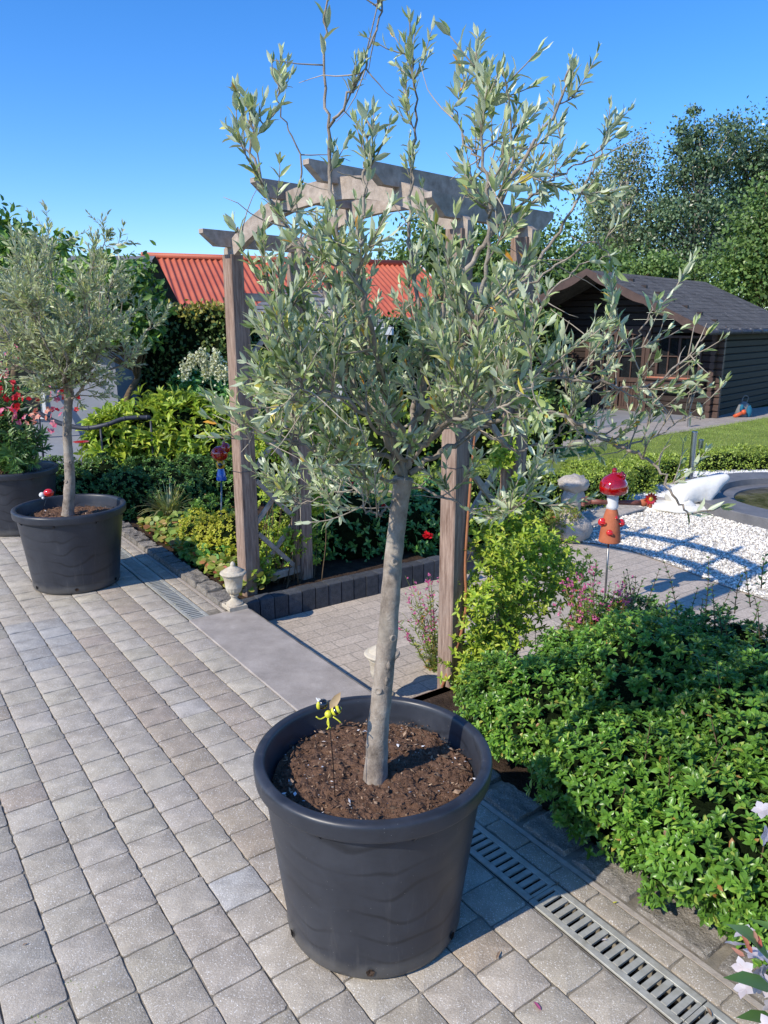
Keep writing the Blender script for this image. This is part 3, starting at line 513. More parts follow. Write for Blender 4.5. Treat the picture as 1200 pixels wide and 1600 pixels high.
# ---------------------------------------------------------------- olive trees
def olive(name, label, trunk, tr, mains, n_sec, tw_len, leaf_len, lm, seed, tuft=1.0, up=.55, sec_len=(.18, .5), extra_bare=0, axis=None, dens=1.0, thin=lambda b: 1.0, outw=.5, drop=lambda b: 0):
    rg = np.random.default_rng(seed); base = np.array(trunk[0]); t = thing(name, label, 'olive tree', base)
    tp = smooth_path(trunk, 8); rr = np.interp(np.linspace(0, 1, len(tp)), [0, .06, .18, .6, .9, 1], [tr*1.25, tr*1.08, tr, tr*.82, tr*.76, tr*.9])
    m = G(); P_, r_ = [], []
    for i in range(len(tp)-1):
        for k in range(3): P_.append(tp[i]+(tp[i+1]-tp[i])*k/3); r_.append(rr[i]+(rr[i+1]-rr[i])*k/3)
    P_.append(tp[-1]); r_.append(rr[-1]*.8); m.tube(P_, r_, 26, wob=.10)
    for f_, a_ in ((.66, 4.9), (.44, 5.3), (.30, 4.3)):   # larger healed scars facing the path
        i = int(f_*len(P_)); d = np.array([math.cos(a_), math.sin(a_), .1]); m.lathe([(r_[i]*.42,-.002),(r_[i]*.40,.004),(r_[i]*.25,.005),(r_[i]*.1,.001),(0,.0)], P_[i]+d*r_[i]*.97, 14, tilt=np.array(Vector((d[0],d[1],0)).to_track_quat('Z','Y').to_matrix()), wob=.08)
    for k in range(3):   # knots and old pruning scars
        i = rg.integers(8, len(P_)-6); a = rg.uniform(math.pi, 2*math.pi); d = np.array([math.cos(a), math.sin(a), .25]); m.ball(P_[i]+d*r_[i]*.82, (r_[i]*.30, r_[i]*.30, r_[i]*.55), 10, 8, rough=.4, seed=k)
    obj('trunk', m, M['bark'], t)
    wood = G(); tw = G(); LP, LD, LN, LS = [], [], [], []; up_v = np.array([0, 0, 1.])
    segs = []
    mp = []
    for path, r0, r1 in mains:
        p = smooth_path(path, 7); p[1:-1] += rg.normal(size=(len(p)-2, 3))*.004; rad = np.linspace(r0, r1, len(p))**1.0; wood.tube(p, rad, 9 if r0 > .006 else 6, wob=.12); mp.append((p, rad))
    ax = np.array(axis if axis is not None else tp[-1])
    def grow(p, d, L, r, curl=.10, jit=.13):
        n = max(4, int(L/.028)); pts = [p]; d = nrm(d)
        for i in range(n): d = nrm(d+up_v*curl*.5+rg.normal(size=3)*jit*.55); pts.append(pts[-1]+d*L/n)
        return np.array(pts)
    def foliate(pts, s0, ll, bare=0):
        T = nrows(np.gradient(pts, axis=0)); seg = np.linalg.norm(np.diff(pts, axis=0), axis=1); cs = np.concatenate([[0], np.cumsum(seg)]); L = cs[-1]; s = s0*L; k = rg.integers(0, 2); ph = rg.uniform(0, 6.28)
        x = nrm(np.cross(T[0], (.2, .5, .9)))
        while s < L:
            i = min(len(pts)-2, int(np.searchsorted(cs, s)-1)); i = max(i, 0); f = (s-cs[i])/max(1e-6, seg[i]); p = pts[i]+(pts[i+1]-pts[i])*f; d = T[i]; xx = nrm(x-d*np.dot(x, d)); yy = np.cross(d, xx)
            a = ph+k*math.pi/2+rg.normal()*.25; fr = s/L; ang = math.radians(rg.normal(37-17*fr**2, 10)); sz = ll*(1.0-.22*fr)*rg.uniform(.72, 1.2)
            for sg in (0, math.pi):
                if rg.random() < .12+drop(p): continue
                o = xx*math.cos(a+sg)+yy*math.sin(a+sg); ld = nrm(d*math.cos(ang)+o*math.sin(ang)+rg.normal(size=3)*.08); LP.append(p); LD.append(ld); LN.append(nrm(np.cross(np.cross(o, d), ld)*0+d*math.sin(ang)-o*math.cos(ang)+rg.normal(size=3)*.28)); LS.append(sz)
            s += rg.uniform(.013, .021)*(ll/.05)/dens; k += 1
        for _ in range(3):   # end tuft
            LP.append(pts[-1]); LD.append(nrm(T[-1]+rg.normal(size=3)*.25)); LN.append(nrm(rg.normal(size=3))); LS.append(ll*rg.uniform(.5, .85)*tuft)
    sec = []
    for p, rad in mp:
        foliate(p[int(len(p)*.86):], .1, leaf_len*1.15)
    lens = np.array([np.linalg.norm(np.diff(p, axis=0), axis=1).sum() for p, _ in mp]); pr = lens/lens.sum()
    for k in range(n_sec):
        j = rg.choice(len(mp), p=pr); p, rad = mp[j]; f = rg.uniform(.07, .93)**.8; i = min(len(p)-2, int(f*(len(p)-1))); b = p[i]
        if rg.random() > thin(b): continue
        T = nrm(p[min(i+2, len(p)-1)]-p[max(0, i-2)])
        out = b-ax; out[2] *= .3; out = nrm(out+rg.normal(size=3)*.02); d = nrm(T*.55+out*outw+up_v*up*.55+rg.normal(size=3)*.75); L = rg.uniform(*sec_len)*(1.1-.55*f)
        q = grow(b, d, L, .003, curl=.16*up+.03); r0 = min(rad[i]*.6, .0042); wood.tube(q, np.linspace(r0, .0013, len(q)), 5); sec.append(q); foliate(q, .38, leaf_len*rg.uniform(.8, 1.1))
        for _ in range(rg.integers(2, 5)):
            ii = rg.integers(1, len(q)-1); T2 = nrm(q[ii+1]-q[ii-1] if ii+1 < len(q) else q[ii]-q[ii-1]); d = nrm(T2*.8+rg.normal(size=3)*.6+up_v*up*.6); w = grow(q[ii], d, rg.uniform(*tw_len), .002, curl=.12*up+.03); tw.tube(w, np.linspace(.0017, .0008, len(w)), 4); foliate(w, .12, leaf_len*rg.uniform(.7, 1.05))
    for _ in range(extra_bare):   # dead leafless twigs inside the crown
        j = rg.choice(len(mp)); p, rad = mp[j]; i = rg.integers(2, len(p)-3); w = grow(p[i], nrm(rg.normal(size=3)+up_v*.2), rg.uniform(.06, .17), .002, .02, .25); tw.tube(w, np.linspace(.0018, .0006, len(w)), 4)
    obj('branches', wood, M['bark'], t); obj('twigs', tw, M['twig'], t)
    m = G(); m.scatter(LANCE, LP, LD, LN, LS, rg.uniform(.75, 1.15, len(LP))); obj('foliage', m, lm, t); print(name, 'leaves', len(LP)); return t
zs = .454; Y0 = g(586, 1212, zs)[1]
tk = [np.array([*g(586, 1214, zs), zs-.02])]+[at(x, y, Y0+k*.004) for k, (x, y) in enumerate(((590,1150),(597,1080),(605,1000),(611,920),(617,850),(624,790),(631,745)))]
def br(r0, r1, *pts): return ([at(x, y, Y0+.03+dy) for x, y, dy in pts], r0*.62, r1*.9)
mains = [
 br(.017,.0022,(631,750,0),(642,690,.02),(660,620,.03),(672,545,.02),(705,455,0),(765,370,-.03),(788,300,-.05),(830,232,-.05),(872,165,-.04),(890,108,-.03)),
 br(.016,.0020,(630,750,0),(618,680,-.02),(598,600,-.03),(562,500,-.02),(535,400,0),(517,300,.03),(513,195,.03),(504,100,.02),(514,-30,0)),
 br(.006,.0015,(513,200,.03),(545,150,.0),(573,95,-.02),(592,20,-.02),(600,-40,0)),
 br(.013,.0020,(628,745,0),(590,660,-.1),(530,580,-.2),(470,505,-.27),(420,450,-.3),(385,400,-.33),(366,352,-.33)),
 br(.010,.0018,(630,735,0),(575,700,-.08),(500,680,-.15),(430,650,-.2),(408,628,-.22),(392,612,-.22)),
 br(.008,.0015,(628,755,0),(580,745,-.12),(520,720,-.22),(460,690,-.3),(415,690,-.3),(395,668,-.3)),
 br(.012,.0018,(605,620,-.03),(560,520,-.12),(500,430,-.2),(455,370,-.22),(420,310,-.22),(395,240,-.2),(387,155,-.2)),
 br(.012,.0020,(640,740,0),(700,700,.05),(760,665,.08),(830,640,.08),(890,655,.05),(960,695,0),(1012,715,-.05),(1045,760,-.08),(1075,800,-.1),(1125,792,-.1)),
 br(.009,.0016,(655,700,0),(720,650,-.05),(790,600,-.08),(870,590,-.08),(950,600,-.1),(1010,605,-.12),(1060,570,-.13),(1102,525,-.13)),
 br(.013,.0018,(650,650,.02),(705,590,.12),(765,510,.2),(825,430,.24),(880,350,.26),(920,280,.25),(942,225,.25)),
 br(.012,.0018,(640,690,.03),(655,580,.12),(650,480,.18),(640,380,.2),(642,280,.2),(650,170,.18),(640,30,.15)),
 br(.011,.0018,(645,700,-.03),(690,610,-.2),(735,520,-.32),(760,430,-.36),(765,330,-.36),(752,230,-.33),(755,135,-.3)),
 br(.010,.0018,(635,700,-.04),(600,600,-.2),(575,500,-.32),(560,420,-.36),(565,330,-.36),(575,230,-.33),(572,180,-.3)),
 br(.009,.0016,(635,700,.05),(580,600,.2),(530,500,.3),(490,420,.34),(465,340,.34),(470,250,.32),(440,180,.3),(425,100,.3)),
 br(.009,.0016,(650,690,.05),(730,610,.25),(800,540,.33),(850,470,.35),(900,420,.36),(950,400,.35)),
 br(.007,.0013,(690,540,0),(770,480,.02),(860,420,.02),(930,380,.0),(960,430,-.02)),
 br(.006,.0013,(630,765,0),(600,800,-.06),(587,806,-.09),(568,790,-.1),(565,740,-.12),(560,700,-.13)),
 br(.006,.0013,(640,760,0),(690,775,-.08),(740,800,-.14),(800,790,-.17),(850,770,-.18)),
 br(.006,.0013,(632,770,.02),(590,770,.08),(540,765,.12),(490,780,.14),(460,790,.15)),
 br(.007,.0013,(720,650,.05),(800,700,.1),(860,690,.12),(880,660,.12),(945,590,.1),(960,500,.1)),
 br(.006,.0012,(870,590,-.08),(930,560,-.05),(1000,520,-.05),(1025,470,-.05)),
 br(.005,.0012,(960,695,0),(1000,690,.03),(1060,660,.03),(1095,650,.0)),
 br(.006,.0012,(788,300,-.05),(745,250,-.06),(720,200,-.05),(715,150,-.05)),
 br(.006,.0012,(765,370,-.03),(840,300,.0),(900,260,.02),(960,215,.02)),
 br(.005,.0012,(765,330,-.36),(800,260,-.34),(795,180,-.33),(790,125,-.32)),
 br(.008,.0015,(635,720,-.05),(560,640,-.3),(500,610,-.36),(465,605,-.4),(435,575,-.4)),
 br(.008,.0015,(645,720,-.05),(700,660,-.3),(770,640,-.42),(830,600,-.45),(870,530,-.45)),
]
olive('olive_tree', 'young olive tree with slender curved trunk planted in the large near pot', tk, .0285, mains, 1000, (.04, .11), .043, M['olive'], 21, up=1.0, sec_len=(.07, .22), extra_bare=120, dens=.62, drop=lambda b: .55 if (b[0] > .5 and b[2] < 1.66) else 0, thin=lambda b: .22 if (b[0] > .42 and b[2] < 1.72) else .10 if b[0] > .42 else .13 if b[0] > .29 and b[2] > 1.42 else .06 if b[0] < -.25 else .75 if (abs(b[0]-.07) < .16 and 1.3 < b[2] < 1.7) else .4 if b[2] < 1.22 else .37 if b[2] < 1.65 else .24 if b[2] < 1.85 else (.16 if b[2] < 2.0 else .09 if b[2] < 2.12 else .045), outw=.25)
# left olive
lb = lp+np.array([-.02, 0, .44]); top = at(108, 610, 4.72); tk2 = [lb, (lb*2+top)/3+np.array([.01, 0, 0]), (lb+2*top)/3+np.array([-.01, 0, 0]), top]
rg = np.random.default_rng(3); mains2 = []
for k in range(26):
    th = rg.uniform(0, 2*math.pi); rr = math.sqrt(rg.uniform(0.05, 1)); zt = rg.uniform(1.5, 2.27) if rr < .7 else rg.uniform(1.5, 2.05); e = np.array([top[0]+.03+.56*rr*math.cos(th), top[1]+.5*rr*math.sin(th), zt])
    a = top+np.array([0, 0, rg.uniform(-.06, .12)]); mid = a*.5+e*.5+np.array([(e[0]-a[0])*.16, (e[1]-a[1])*.16, -.03]); mains2.append(([a, a*.72+mid*.28+rg.normal(size=3)*.015, mid, mid*.35+e*.65+rg.normal(size=3)*.03, e], .0095, .0016))
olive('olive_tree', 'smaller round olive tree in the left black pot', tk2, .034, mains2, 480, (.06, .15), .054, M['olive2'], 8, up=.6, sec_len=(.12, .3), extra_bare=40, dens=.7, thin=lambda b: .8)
# ---------------------------------------------------------------- rose arch
ar = thing('garden_arch', 'weathered brown timber rose arch standing over the path behind the big olive tree', 'garden arch', (*((U*(-3.3)+V2*2.2)), -.1))
AL = np.array([-.862, 4.53]); AR = np.array([.315, 3.335]); aw = AR-AL; au = nrm(aw); adp = np.array([-au[1], au[0]]); adp = adp if adp[1] > 0 else -adp; DP = .455
def A3(s, d, z): q = AL+aw*s+adp*d; return np.array([q[0], q[1], z])
arz = math.atan2(au[1], au[0])
for s, d, zb in ((0, 0, -.03), (1, 0, -.06), (0, DP, -.03), (1, DP, -.06)):
    m = G(); q = A3(s, d, 0); m.bar((q[0], q[1], zb-.1), (q[0], q[1], 2.03), .088, .088, (au[0], au[1], 0), .006); obj('post', m, M['wood'], ar, smooth=False)
def hgt(s): return 2.10+.225*(1-abs(2*s-1)**2.3)
for d in (0, DP):
    m = G(); ss = np.linspace(-.035, 1.035, 31); hw = .02; n = len(ss); v = []
    for s in ss:
        zt = hgt(s); th = .10
        for (o, z) in ((-hw, zt-th), (hw, zt-th), (hw, zt), (-hw, zt)): v.append(A3(s, d+o-.0*DP, z))
    f = [(i*4+j, (i+1)*4+j, (i+1)*4+(j+1) % 4, i*4+(j+1) % 4) for i in range(n-1) for j in range(4)]+[(0, 1, 2, 3), ((n-1)*4+3, (n-1)*4+2, (n-1)*4+1, (n-1)*4)]
    m.add(v, f); obj('arched_beam', m, M['woodg'], ar, smooth=False)
for s in (.0, .30, .55, .79, 1.0):
    m = G(); zt = hgt(s)+.055; hh = .085; hw = .022; ov = .20; a = A3(s, -ov, zt); b = A3(s, DP+ov, zt); sx = np.array([au[0], au[1], 0]); dd = np.array([adp[0], adp[1], 0])
    pr = [(0, 0), (0, -.022), (.085, -hh), (DP+2*ov-.085, -hh), (DP+2*ov, -.022), (DP+2*ov, 0)]; v = [a+dd*x+np.array([0, 0, z])+sx*e for e in (-hw, hw) for x, z in pr]; n = 6
    m.add(v, [(i, (i+1) % n, (i+1) % n+n, i+n) for i in range(n)]+[tuple(range(n-1, -1, -1)), tuple(range(n, 2*n))]); obj('cross_slat', m, M['woodg'], ar, smooth=False)
for s, z0 in ((0, 0), (1, -.03)):
    sg = 1; off = 0
    for z, hh in ((z0+.06, .05), (1.80, .045), (.93, .03)):
        if hh == .03: continue
        m = G(); m.bar(A3(s, .045, z), A3(s, DP-.045, z), .04, hh); obj('trellis_rail', m, M['woodg'], ar, smooth=False)
    for d in (.066, DP-.066):
        m = G(); a = A3(s, d, z0+.088); b = A3(s, d, 1.775); m.bar(a, b, .04, .04, (au[0], au[1], 0)); obj('trellis_stile', m, M['wood'], ar, smooth=False)
    m = G(); W_ = DP-.18; zlo, zhi = z0+.09, 1.77
    for dirn in (0, 1):
        for k in range(-1, 6):
            za = zlo+k*.34; d0, d1 = .09, .09+W_; zb = za+W_*1.0
            a, b = (za, zb) if dirn == 0 else (zb, za)
            p, q = A3(s, d0, a), A3(s, d1, b); lo, hi = zlo, zhi
            def clip(p, q):
                p, q = p.copy(), q.copy()
                for (x, y) in ((p, q), (q, p)):
                    for lim, cmpf in ((lo, lambda z: z < lo), (hi, lambda z: z > hi)):
                        if cmpf(x[2]) and not cmpf(y[2]): t = (lim-x[2])/(y[2]-x[2]); x += (y-x)*t
                return p, q
            if max(a, b) <= lo or min(a, b) >= hi: continue
            p, q = clip(p, q); o3 = np.array([au[0], au[1], 0])*(.009 if dirn else -.009); m.bar(p+o3, q+o3, .028 if 0 else .016, .028, ch=.002) if 0 else m.bar(p+o3, q+o3, .016, .03, ch=.002)
    obj('lattice', m, M['woodg'], ar, smooth=False)
# garden wire round the posts
m = G()
for s, z in ((0, .78), (1, 1.03)):
    m = G(); q = A3(s, 0, z)
    pts = [q+np.array([au[0]*a+adp[0]*b, au[1]*a+adp[1]*b, .002*math.sin(a*60)]) for a, b in ((-.047,-.047),(.047,-.047),(.047,.047),(-.047,.047),(-.047,-.047))]; m.tube(pts, .0016, 5); obj('tie_wire', m, M['hose'], ar)
m = G(); cp = [A3(1, -.06, -.05), A3(1, .0, .3)+np.array([.06,-.03,0]), A3(1, .02, .6)+np.array([.045,-.03,0]), A3(1, .02, .95)+np.array([.06,-.02,0]), A3(1, .06, 1.25)+np.array([.05,-.02,0])]
tag(obj('climber_cane', (m.tube(smooth_path(cp, 6), .007, 8), m)[1], M['cane']), 'orange brown woody cane rising beside the right arch post', 'plant stem')
# ---------------------------------------------------------------- urns
def urn(name, label, c, s=1.0):
    c = np.asarray(c, float); t = thing(name, label, 'stone urn', c, 'small cast stone urns by the threshold'); m = G()
    m.box(c+np.array([0, 0, .0125*s]), (.115*s, .115*s, .025*s), AU, .004)
    m.lathe([(0,.024),(.052,.024),(.05,.034),(.04,.04),(.028,.05),(.019,.06),(.018,.072),(.026,.078),(.026,.084),(.02,.088)], c, 28) if s == 1 else m.lathe([(a*s, b*s) for a, b in [(0,.024),(.052,.024),(.05,.034),(.04,.04),(.028,.05),(.019,.06),(.018,.072),(.026,.078),(.026,.084),(.02,.088)]], c, 28)
    obj('foot', m, M['cream_stone'], t, angle=35)
    m = G(); n = 48; pf = [(.0,.086),(.022,.088),(.036,.098),(.043,.112),(.046,.126),(.047,.13),(.050,.131),(.051,.136),(.050,.14),(.053,.165),(.057,.188),(.059,.192),(.062,.2),(.062,.206),(.056,.21)]; v = []
    for k, (r, z) in enumerate(pf):
        for i in range(n):
            a = 2*math.pi*i/n; rr = r*(1+(.055*math.cos(a*14) if 1 <= k <= 4 else 0)+(.03*math.cos(a*9) if k in (12, 13) else 0)); v.append(c+np.array([rr*math.cos(a), rr*math.sin(a), z])*s)
    m.add(v, [(k*n+i, k*n+(i+1) % n, (k+1)*n+(i+1) % n, (k+1)*n+i) for k in range(len(pf)-1) for i in range(n)]); obj('bowl', m, M['cream_stone'], t, angle=50)
    m = G(); m.lathe([(x*s, y*s) for x, y in [(.05,.208),(.074,.212),(.078,.22),(.074,.226),(.058,.232),(.055,.238),(.04,.247),(.022,.255),(.013,.262),(.015,.27),(.012,.28),(.006,.287),(0,.29)]], c, 40); obj('lid', m, M['cream_stone'], t, angle=35)
q = g(367, 951); urn('stone_urn', 'lidded cream stone urn standing by the left arch post', (q[0], q[1], .006), 1.0)
q = g(597, 1092, -.13); urn('stone_urn', 'cream stone urn mostly hidden behind the trunk and rim of the near pot', (q[0], q[1], -.135), 1.12)
# ---------------------------------------------------------------- vegetation kit
def blob_pts(blobs, n, shell=.22, zmin=None, bottom=.0, rg=R):
    """points and outward normals near the surface of a union of ellipsoids"""
    ar_ = np.array([b[1][0]*b[1][1]+b[1][0]*b[1][2]+b[1][1]*b[1][2] for b in blobs]); k = rg.choice(len(blobs), n*3, p=ar_/ar_.sum()); d = nrows(rg.normal(size=(n*3, 3))); c = np.array([b[0] for b in blobs])[k]; r = np.array([b[1] for b in blobs])[k]
    lump = np.array([noise.noise(Vector(q*2.6)+Vector((i*3.1, 0, 0))) for q, i in zip(d, k)]); s = 1-shell*rg.uniform(0, 1, n*3)**1.6+.22*lump; p = c+d*r*s[:, None]; nn = nrows(d/r); keep = np.ones(len(p), bool)
    for b, rr in blobs: keep &= (((p-np.array(b))/np.array(rr))**2).sum(1) > (1-shell-.12)**2
    if zmin is not None: keep &= p[:, 2] > zmin
    keep &= nn[:, 2] > -.65+bottom
    return p[keep][:n], nn[keep][:n]
def box_pts(c, size, rz, n, depth=.05, lump=.03, rg=R):
    a, b, h = size[0]/2, size[1]/2, size[2]; fa = np.array([2*b*h, 2*b*h, 2*a*h, 2*a*h, 4*a*b]); k = rg.choice(5, n, p=fa/fa.sum()); p = np.stack([rg.uniform(-a, a, n), rg.uniform(-b, b, n), rg.uniform(0, h, n)], 1); nn = np.zeros((n, 3))
    for f, (ax_, sg, val) in enumerate(((0, -1, -a), (0, 1, a), (1, -1, -b), (1, 1, b), (2, 1, h))): i = k == f; p[i, ax_] = val; nn[i, ax_] = sg
    lm = np.array([noise.noise(Vector(q*3.5)) for q in p]); p = p+nn*(lm*lump*2-rg.uniform(0, depth, n))[:, None]
    e = np.minimum(1, np.abs(p[:, 0])/a)**8*np.minimum(1, np.abs(p[:, 2])/h)**8; p[:, 0] *= 1-.04*e
    co_, si = math.cos(rz), math.sin(rz); Rm = np.array([[co_, si, 0], [-si, co_, 0], [0, 0, 1]]); return p@Rm+np.array(c), nn@Rm
def lay(m, p, nn, tpl, size, w=1, upb=.3, spread=.75, mi=0, rg=R):
    n = len(p); d = nrows(nn*.45+rg.normal(size=(n, 3))*spread+np.array([0, 0, upb])); nm = nrows(nn+rg.normal(size=(n, 3))*.55+np.array([0, 0, .35]))
    m.scatter(tpl, p, d, nm, rg.uniform(size*.7, size*1.25, n), w, mi)
def rosettes(m, p, nn, tpl, size, k=7, tilt=(35, 80), w=1, rg=R, mi=0, upb=.6):
    ax_ = nrows(nn*.7+np.array([0, 0, upb])+rg.normal(size=nn.shape)*.35); x = nrows(np.cross(ax_, rg.normal(size=nn.shape))); y = np.cross(ax_, x)
    for i in range(k):
        lvl = i//2; a = (i % 2)*math.pi+lvl*math.pi/2+rg.normal(size=len(p))*.2; tl = np.radians(np.interp(i/(k-1), [0, 1], [tilt[1], tilt[0]])+rg.normal(size=len(p))*8); o = x*np.cos(a)[:, None]+y*np.sin(a)[:, None]
        d = ax_*np.cos(tl)[:, None]+o*np.sin(tl)[:, None]; n_ = ax_*np.sin(tl)[:, None]-o*np.cos(tl)[:, None]; sz = size*(1.05-.45*i/(k-1))*rg.uniform(.8, 1.2, len(p)); m.scatter(tpl, p-ax_*(size*.35*(1-i/(k-1)))[..., None] if False else p-ax_*size*.35*(1-i/(k-1)), d, n_, sz, w, mi)
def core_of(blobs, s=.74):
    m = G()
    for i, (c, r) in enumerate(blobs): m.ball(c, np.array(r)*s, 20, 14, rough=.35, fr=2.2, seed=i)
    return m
def shrub(name, label, cat, blobs, n, tpl, size, mat, mode='leaf', base=None, group=None, core=.74, stems=0, zmin=None, k=7, shell=.3, w=1, upb=.3, spread=.75):
    base = np.array(base if base is not None else (blobs[0][0][0], blobs[0][0][1], -.03)); t = thing(name, label, cat, base, group); p, nn = blob_pts(blobs, n, shell, zmin if zmin is not None else base[2]+.01); m = G()
    if mode == 'leaf': lay(m, p, nn, tpl, size, w, upb, spread)
    else: rosettes(m, p, nn, tpl, size, k, w=w)
    obj('foliage', m, mat, t)
    if core: obj('shade_core', core_of(blobs, core), M['core'], t)  # solid dark core painted as shade within the shrub
    if stems:
        m = G()
        for i in range(stems):
            c, r = blobs[i % len(blobs)]; e = np.array(c)+R.normal(size=3)*np.array(r)*.45; e[2] = c[2]+r[2]*R.uniform(.2, .8); b = np.array([c[0]+R.normal()*.05, c[1]+R.normal()*.05, base[2]]); m.tube(smooth_path([b, b*.5+e*.5+R.normal(size=3)*.03, e], 4), np.linspace(.006, .002, 9), 5)
        obj('stems', m, M['dtwig'], t)
    return t
def shoots(t, pts, L, ll, mat, tpl=OVAL, dens=.022, name='shoot', wig=.05):
    for p in pts:
        s = G(); Lr = L*R.uniform(.6, 1.25); d = nrm(np.array([R.normal()*.16, R.normal()*.16, 1])); q = [np.array(p)]; LP, LD, LN, LS = [], [], [], []
        for i in range(8): d = nrm(d+R.normal(size=3)*wig); q.append(q[-1]+d*Lr/8)
        q = np.array(q); s.tube(q, np.linspace(.0024, .001, len(q)), 4, mi=1); T = nrows(np.gradient(q, axis=0)); nn = int(Lr/dens); ph = R.uniform(0, 6)
        for j in range(nn):
            f = (j+.5)/nn*(len(q)-1); i = min(int(f), len(q)-2); c = q[i]+(q[i+1]-q[i])*(f-i); x = nrm(np.cross(T[i], (.3, .8, .1))); y = np.cross(T[i], x); a = ph+j*math.pi/2
            for sg in (0, math.pi): o = x*math.cos(a+sg)+y*math.sin(a+sg); LP.append(c); LD.append(nrm(T[i]*.7+o)); LN.append(nrm(T[i]-o*.7)); LS.append(ll*(1.1-.5*j/nn)*R.uniform(.75, 1.2))
        s.scatter(tpl, LP, LD, LN, LS); obj(name, s, [mat, M['dtwig']], t)
# big glossy shrub along the right kerb
bl = []
for u_, v_, ru, rv, h in ((-1.95,2.42,.24,.28,.36),(-1.98,2.06,.24,.24,.33),(-1.78,2.08,.27,.28,.40),(-1.55,2.4,.42,.42,.54),(-1.35,1.99,.33,.30,.40),(-1.12,2.4,.42,.42,.56),(-1.12,1.93,.2,.22,.26),(-.97,1.98,.33,.31,.40),(-.7,2.35,.42,.42,.56),(-.76,1.92,.22,.22,.26),(-.55,1.99,.32,.3,.40),(-.25,2.25,.4,.42,.5)):
    q = U*u_+V2*v_; bl.append(((q[0], q[1], h*.42), (ru, rv, h*.60)))
gs = shrub('glossy_shrub', 'broad evergreen shrub of glossy bright green leaves spilling over the right kerb', 'shrub', bl, 10000, OVAL, .029, M['gloss'], 'ros', base=(*(U*(-1.3)+V2*2.2), -.03), core=.72, stems=30, k=8, shell=.28, zmin=-.01)
p, nn = blob_pts(bl, 900, .1, .2); sel = p[(nn[:, 2] > .4)][:24]; shoots(gs, sel-np.array([0, 0, .05]), .12, .032, M['gloss'])
p, nn = blob_pts(bl, 22, .3, 0)
for i in range(len(p)): m = G(); m.scatter(OVAL, p[i:i+1], rnd(1), nn[i:i+1], .035); obj('dead_leaf', m, M['chip'], gs)
# darker small leaved shrub behind it
bl = []
for u_, v_, r_, h in ((-2.0,2.75,.24,.42),(-1.85,2.76,.3,.44),(-1.55,2.82,.32,.48),(-1.2,2.86,.34,.52),(-.85,2.85,.36,.56),(-.5,2.8,.36,.58)):
    q = U*u_+V2*v_; bl.append(((q[0], q[1], h*.45), (r_, r_*.85, h*.6)))
ds = shrub('dark_shrub', 'dense shrub of small dark green leaves with upright shoots behind the glossy shrub', 'shrub', bl, 4200, OVAL, .028, M['dgloss'], 'ros', base=(*(U*(-1.5)+V2*2.8), -.03), core=.74, stems=20, k=8, shell=.3)
p, nn = blob_pts(bl, 1200, .1, .2); sel = p[(nn[:, 2] > .5)][:60]; shoots(ds, sel-np.array([0, 0, .03]), .17, .024, M['dgloss'])
tall = [at(x, y, Y) for x, y, Y in ((1105,960,2.9),(1150,940,2.75),(1175,930,2.8),(985,940,3.1),(1010,935,3.1),(1060,940,3.0),(1192,900,2.8),(905,930,3.2),(930,950,3.1))]; shoots(ds, np.array(tall)-np.array([0, 0, .05]), .25, .028, M['dgloss'])
# yellow-green climber on the right trellis
def climber(name, label, pts_box, n, mat, tpl, size, base, sprigs=0, k=7):
    t = thing(name, label, 'climbing plant', base); m = G(); st = G(); P0, N0 = [], []
    for (c, r, kk) in pts_box:
        q = np.array(c)+R.normal(size=(int(n*kk), 3))*np.array(r)*.5; P0.append(q); N0.append(nrows(q-np.array(c)+np.array([-.05, -.12, .05])))
    p = np.concatenate(P0); nn = np.concatenate(N0); keep = p[:, 2] > -.02; p, nn = p[keep], nn[keep]; rosettes(m, p, nn, tpl, size, k, tilt=(30, 85)); obj('foliage', m, mat, t)
    for i in range(26):
        e = p[R.integers(len(p))]; b = np.array(base)+np.array([R.normal()*.1, R.normal()*.08, 0]); st.tube(smooth_path([b, b*.6+e*.4+R.normal(size=3)*.05, e], 5), np.linspace(.004, .0015, 11), 4)
    obj('stems', st, M['dtwig'], t); return t
b0 = A3(1, .3, -.04); cb = []
for d, z, r, kk in ((.12,.16,.15,.8),(.3,.3,.17,1),(.5,.35,.17,1),(.2,.5,.14,.9),(.45,.58,.15,.9),(.6,.5,.14,.7),(.2,.75,.10,.5),(.42,.85,.09,.4),(.3,1.05,.08,.35),(.45,1.3,.07,.3),(.15,1.5,.07,.25),(.35,1.7,.07,.25),(.75,.35,.16,.9),(.05,.22,.12,.8),(.02,.42,.09,.5),(-.05,.08,.10,.6),(.12,.62,.11,.6),(.3,.68,.12,.7)):
    c = A3(1, d, z)+np.array([.11, -.06, 0])*(1 if z < .7 else .3); cb.append((c, (r, r, r), kk))
climber('golden_climber', 'bright yellow green climber growing over the right side trellis of the arch', cb, 150, M['lime'], leaf(.36,.05,.1), .033, b0)
b1 = A3(0, .25, -.02); cb = []
for d, z, r, kk in ((.1,.15,.11,.8),(.3,.3,.13,1),(.45,.2,.12,.8),(.25,.6,.10,.6),(.4,.8,.10,.6),(.2,.95,.1,.7),(.4,1.15,.12,1.0),(.25,1.3,.13,1.0),(.5,1.25,.10,.8),(.6,.9,.1,.5),(.55,.5,.12,.6)):
    cb.append((A3(0, d, z)+np.array([-.02, .1, 0]), (r, r, r), kk))
climber('yellow_climber', 'yellow green climber showing through the left lattice of the arch', cb, 230, M['lime'], leaf(.45,.05,.1), .033, b1)
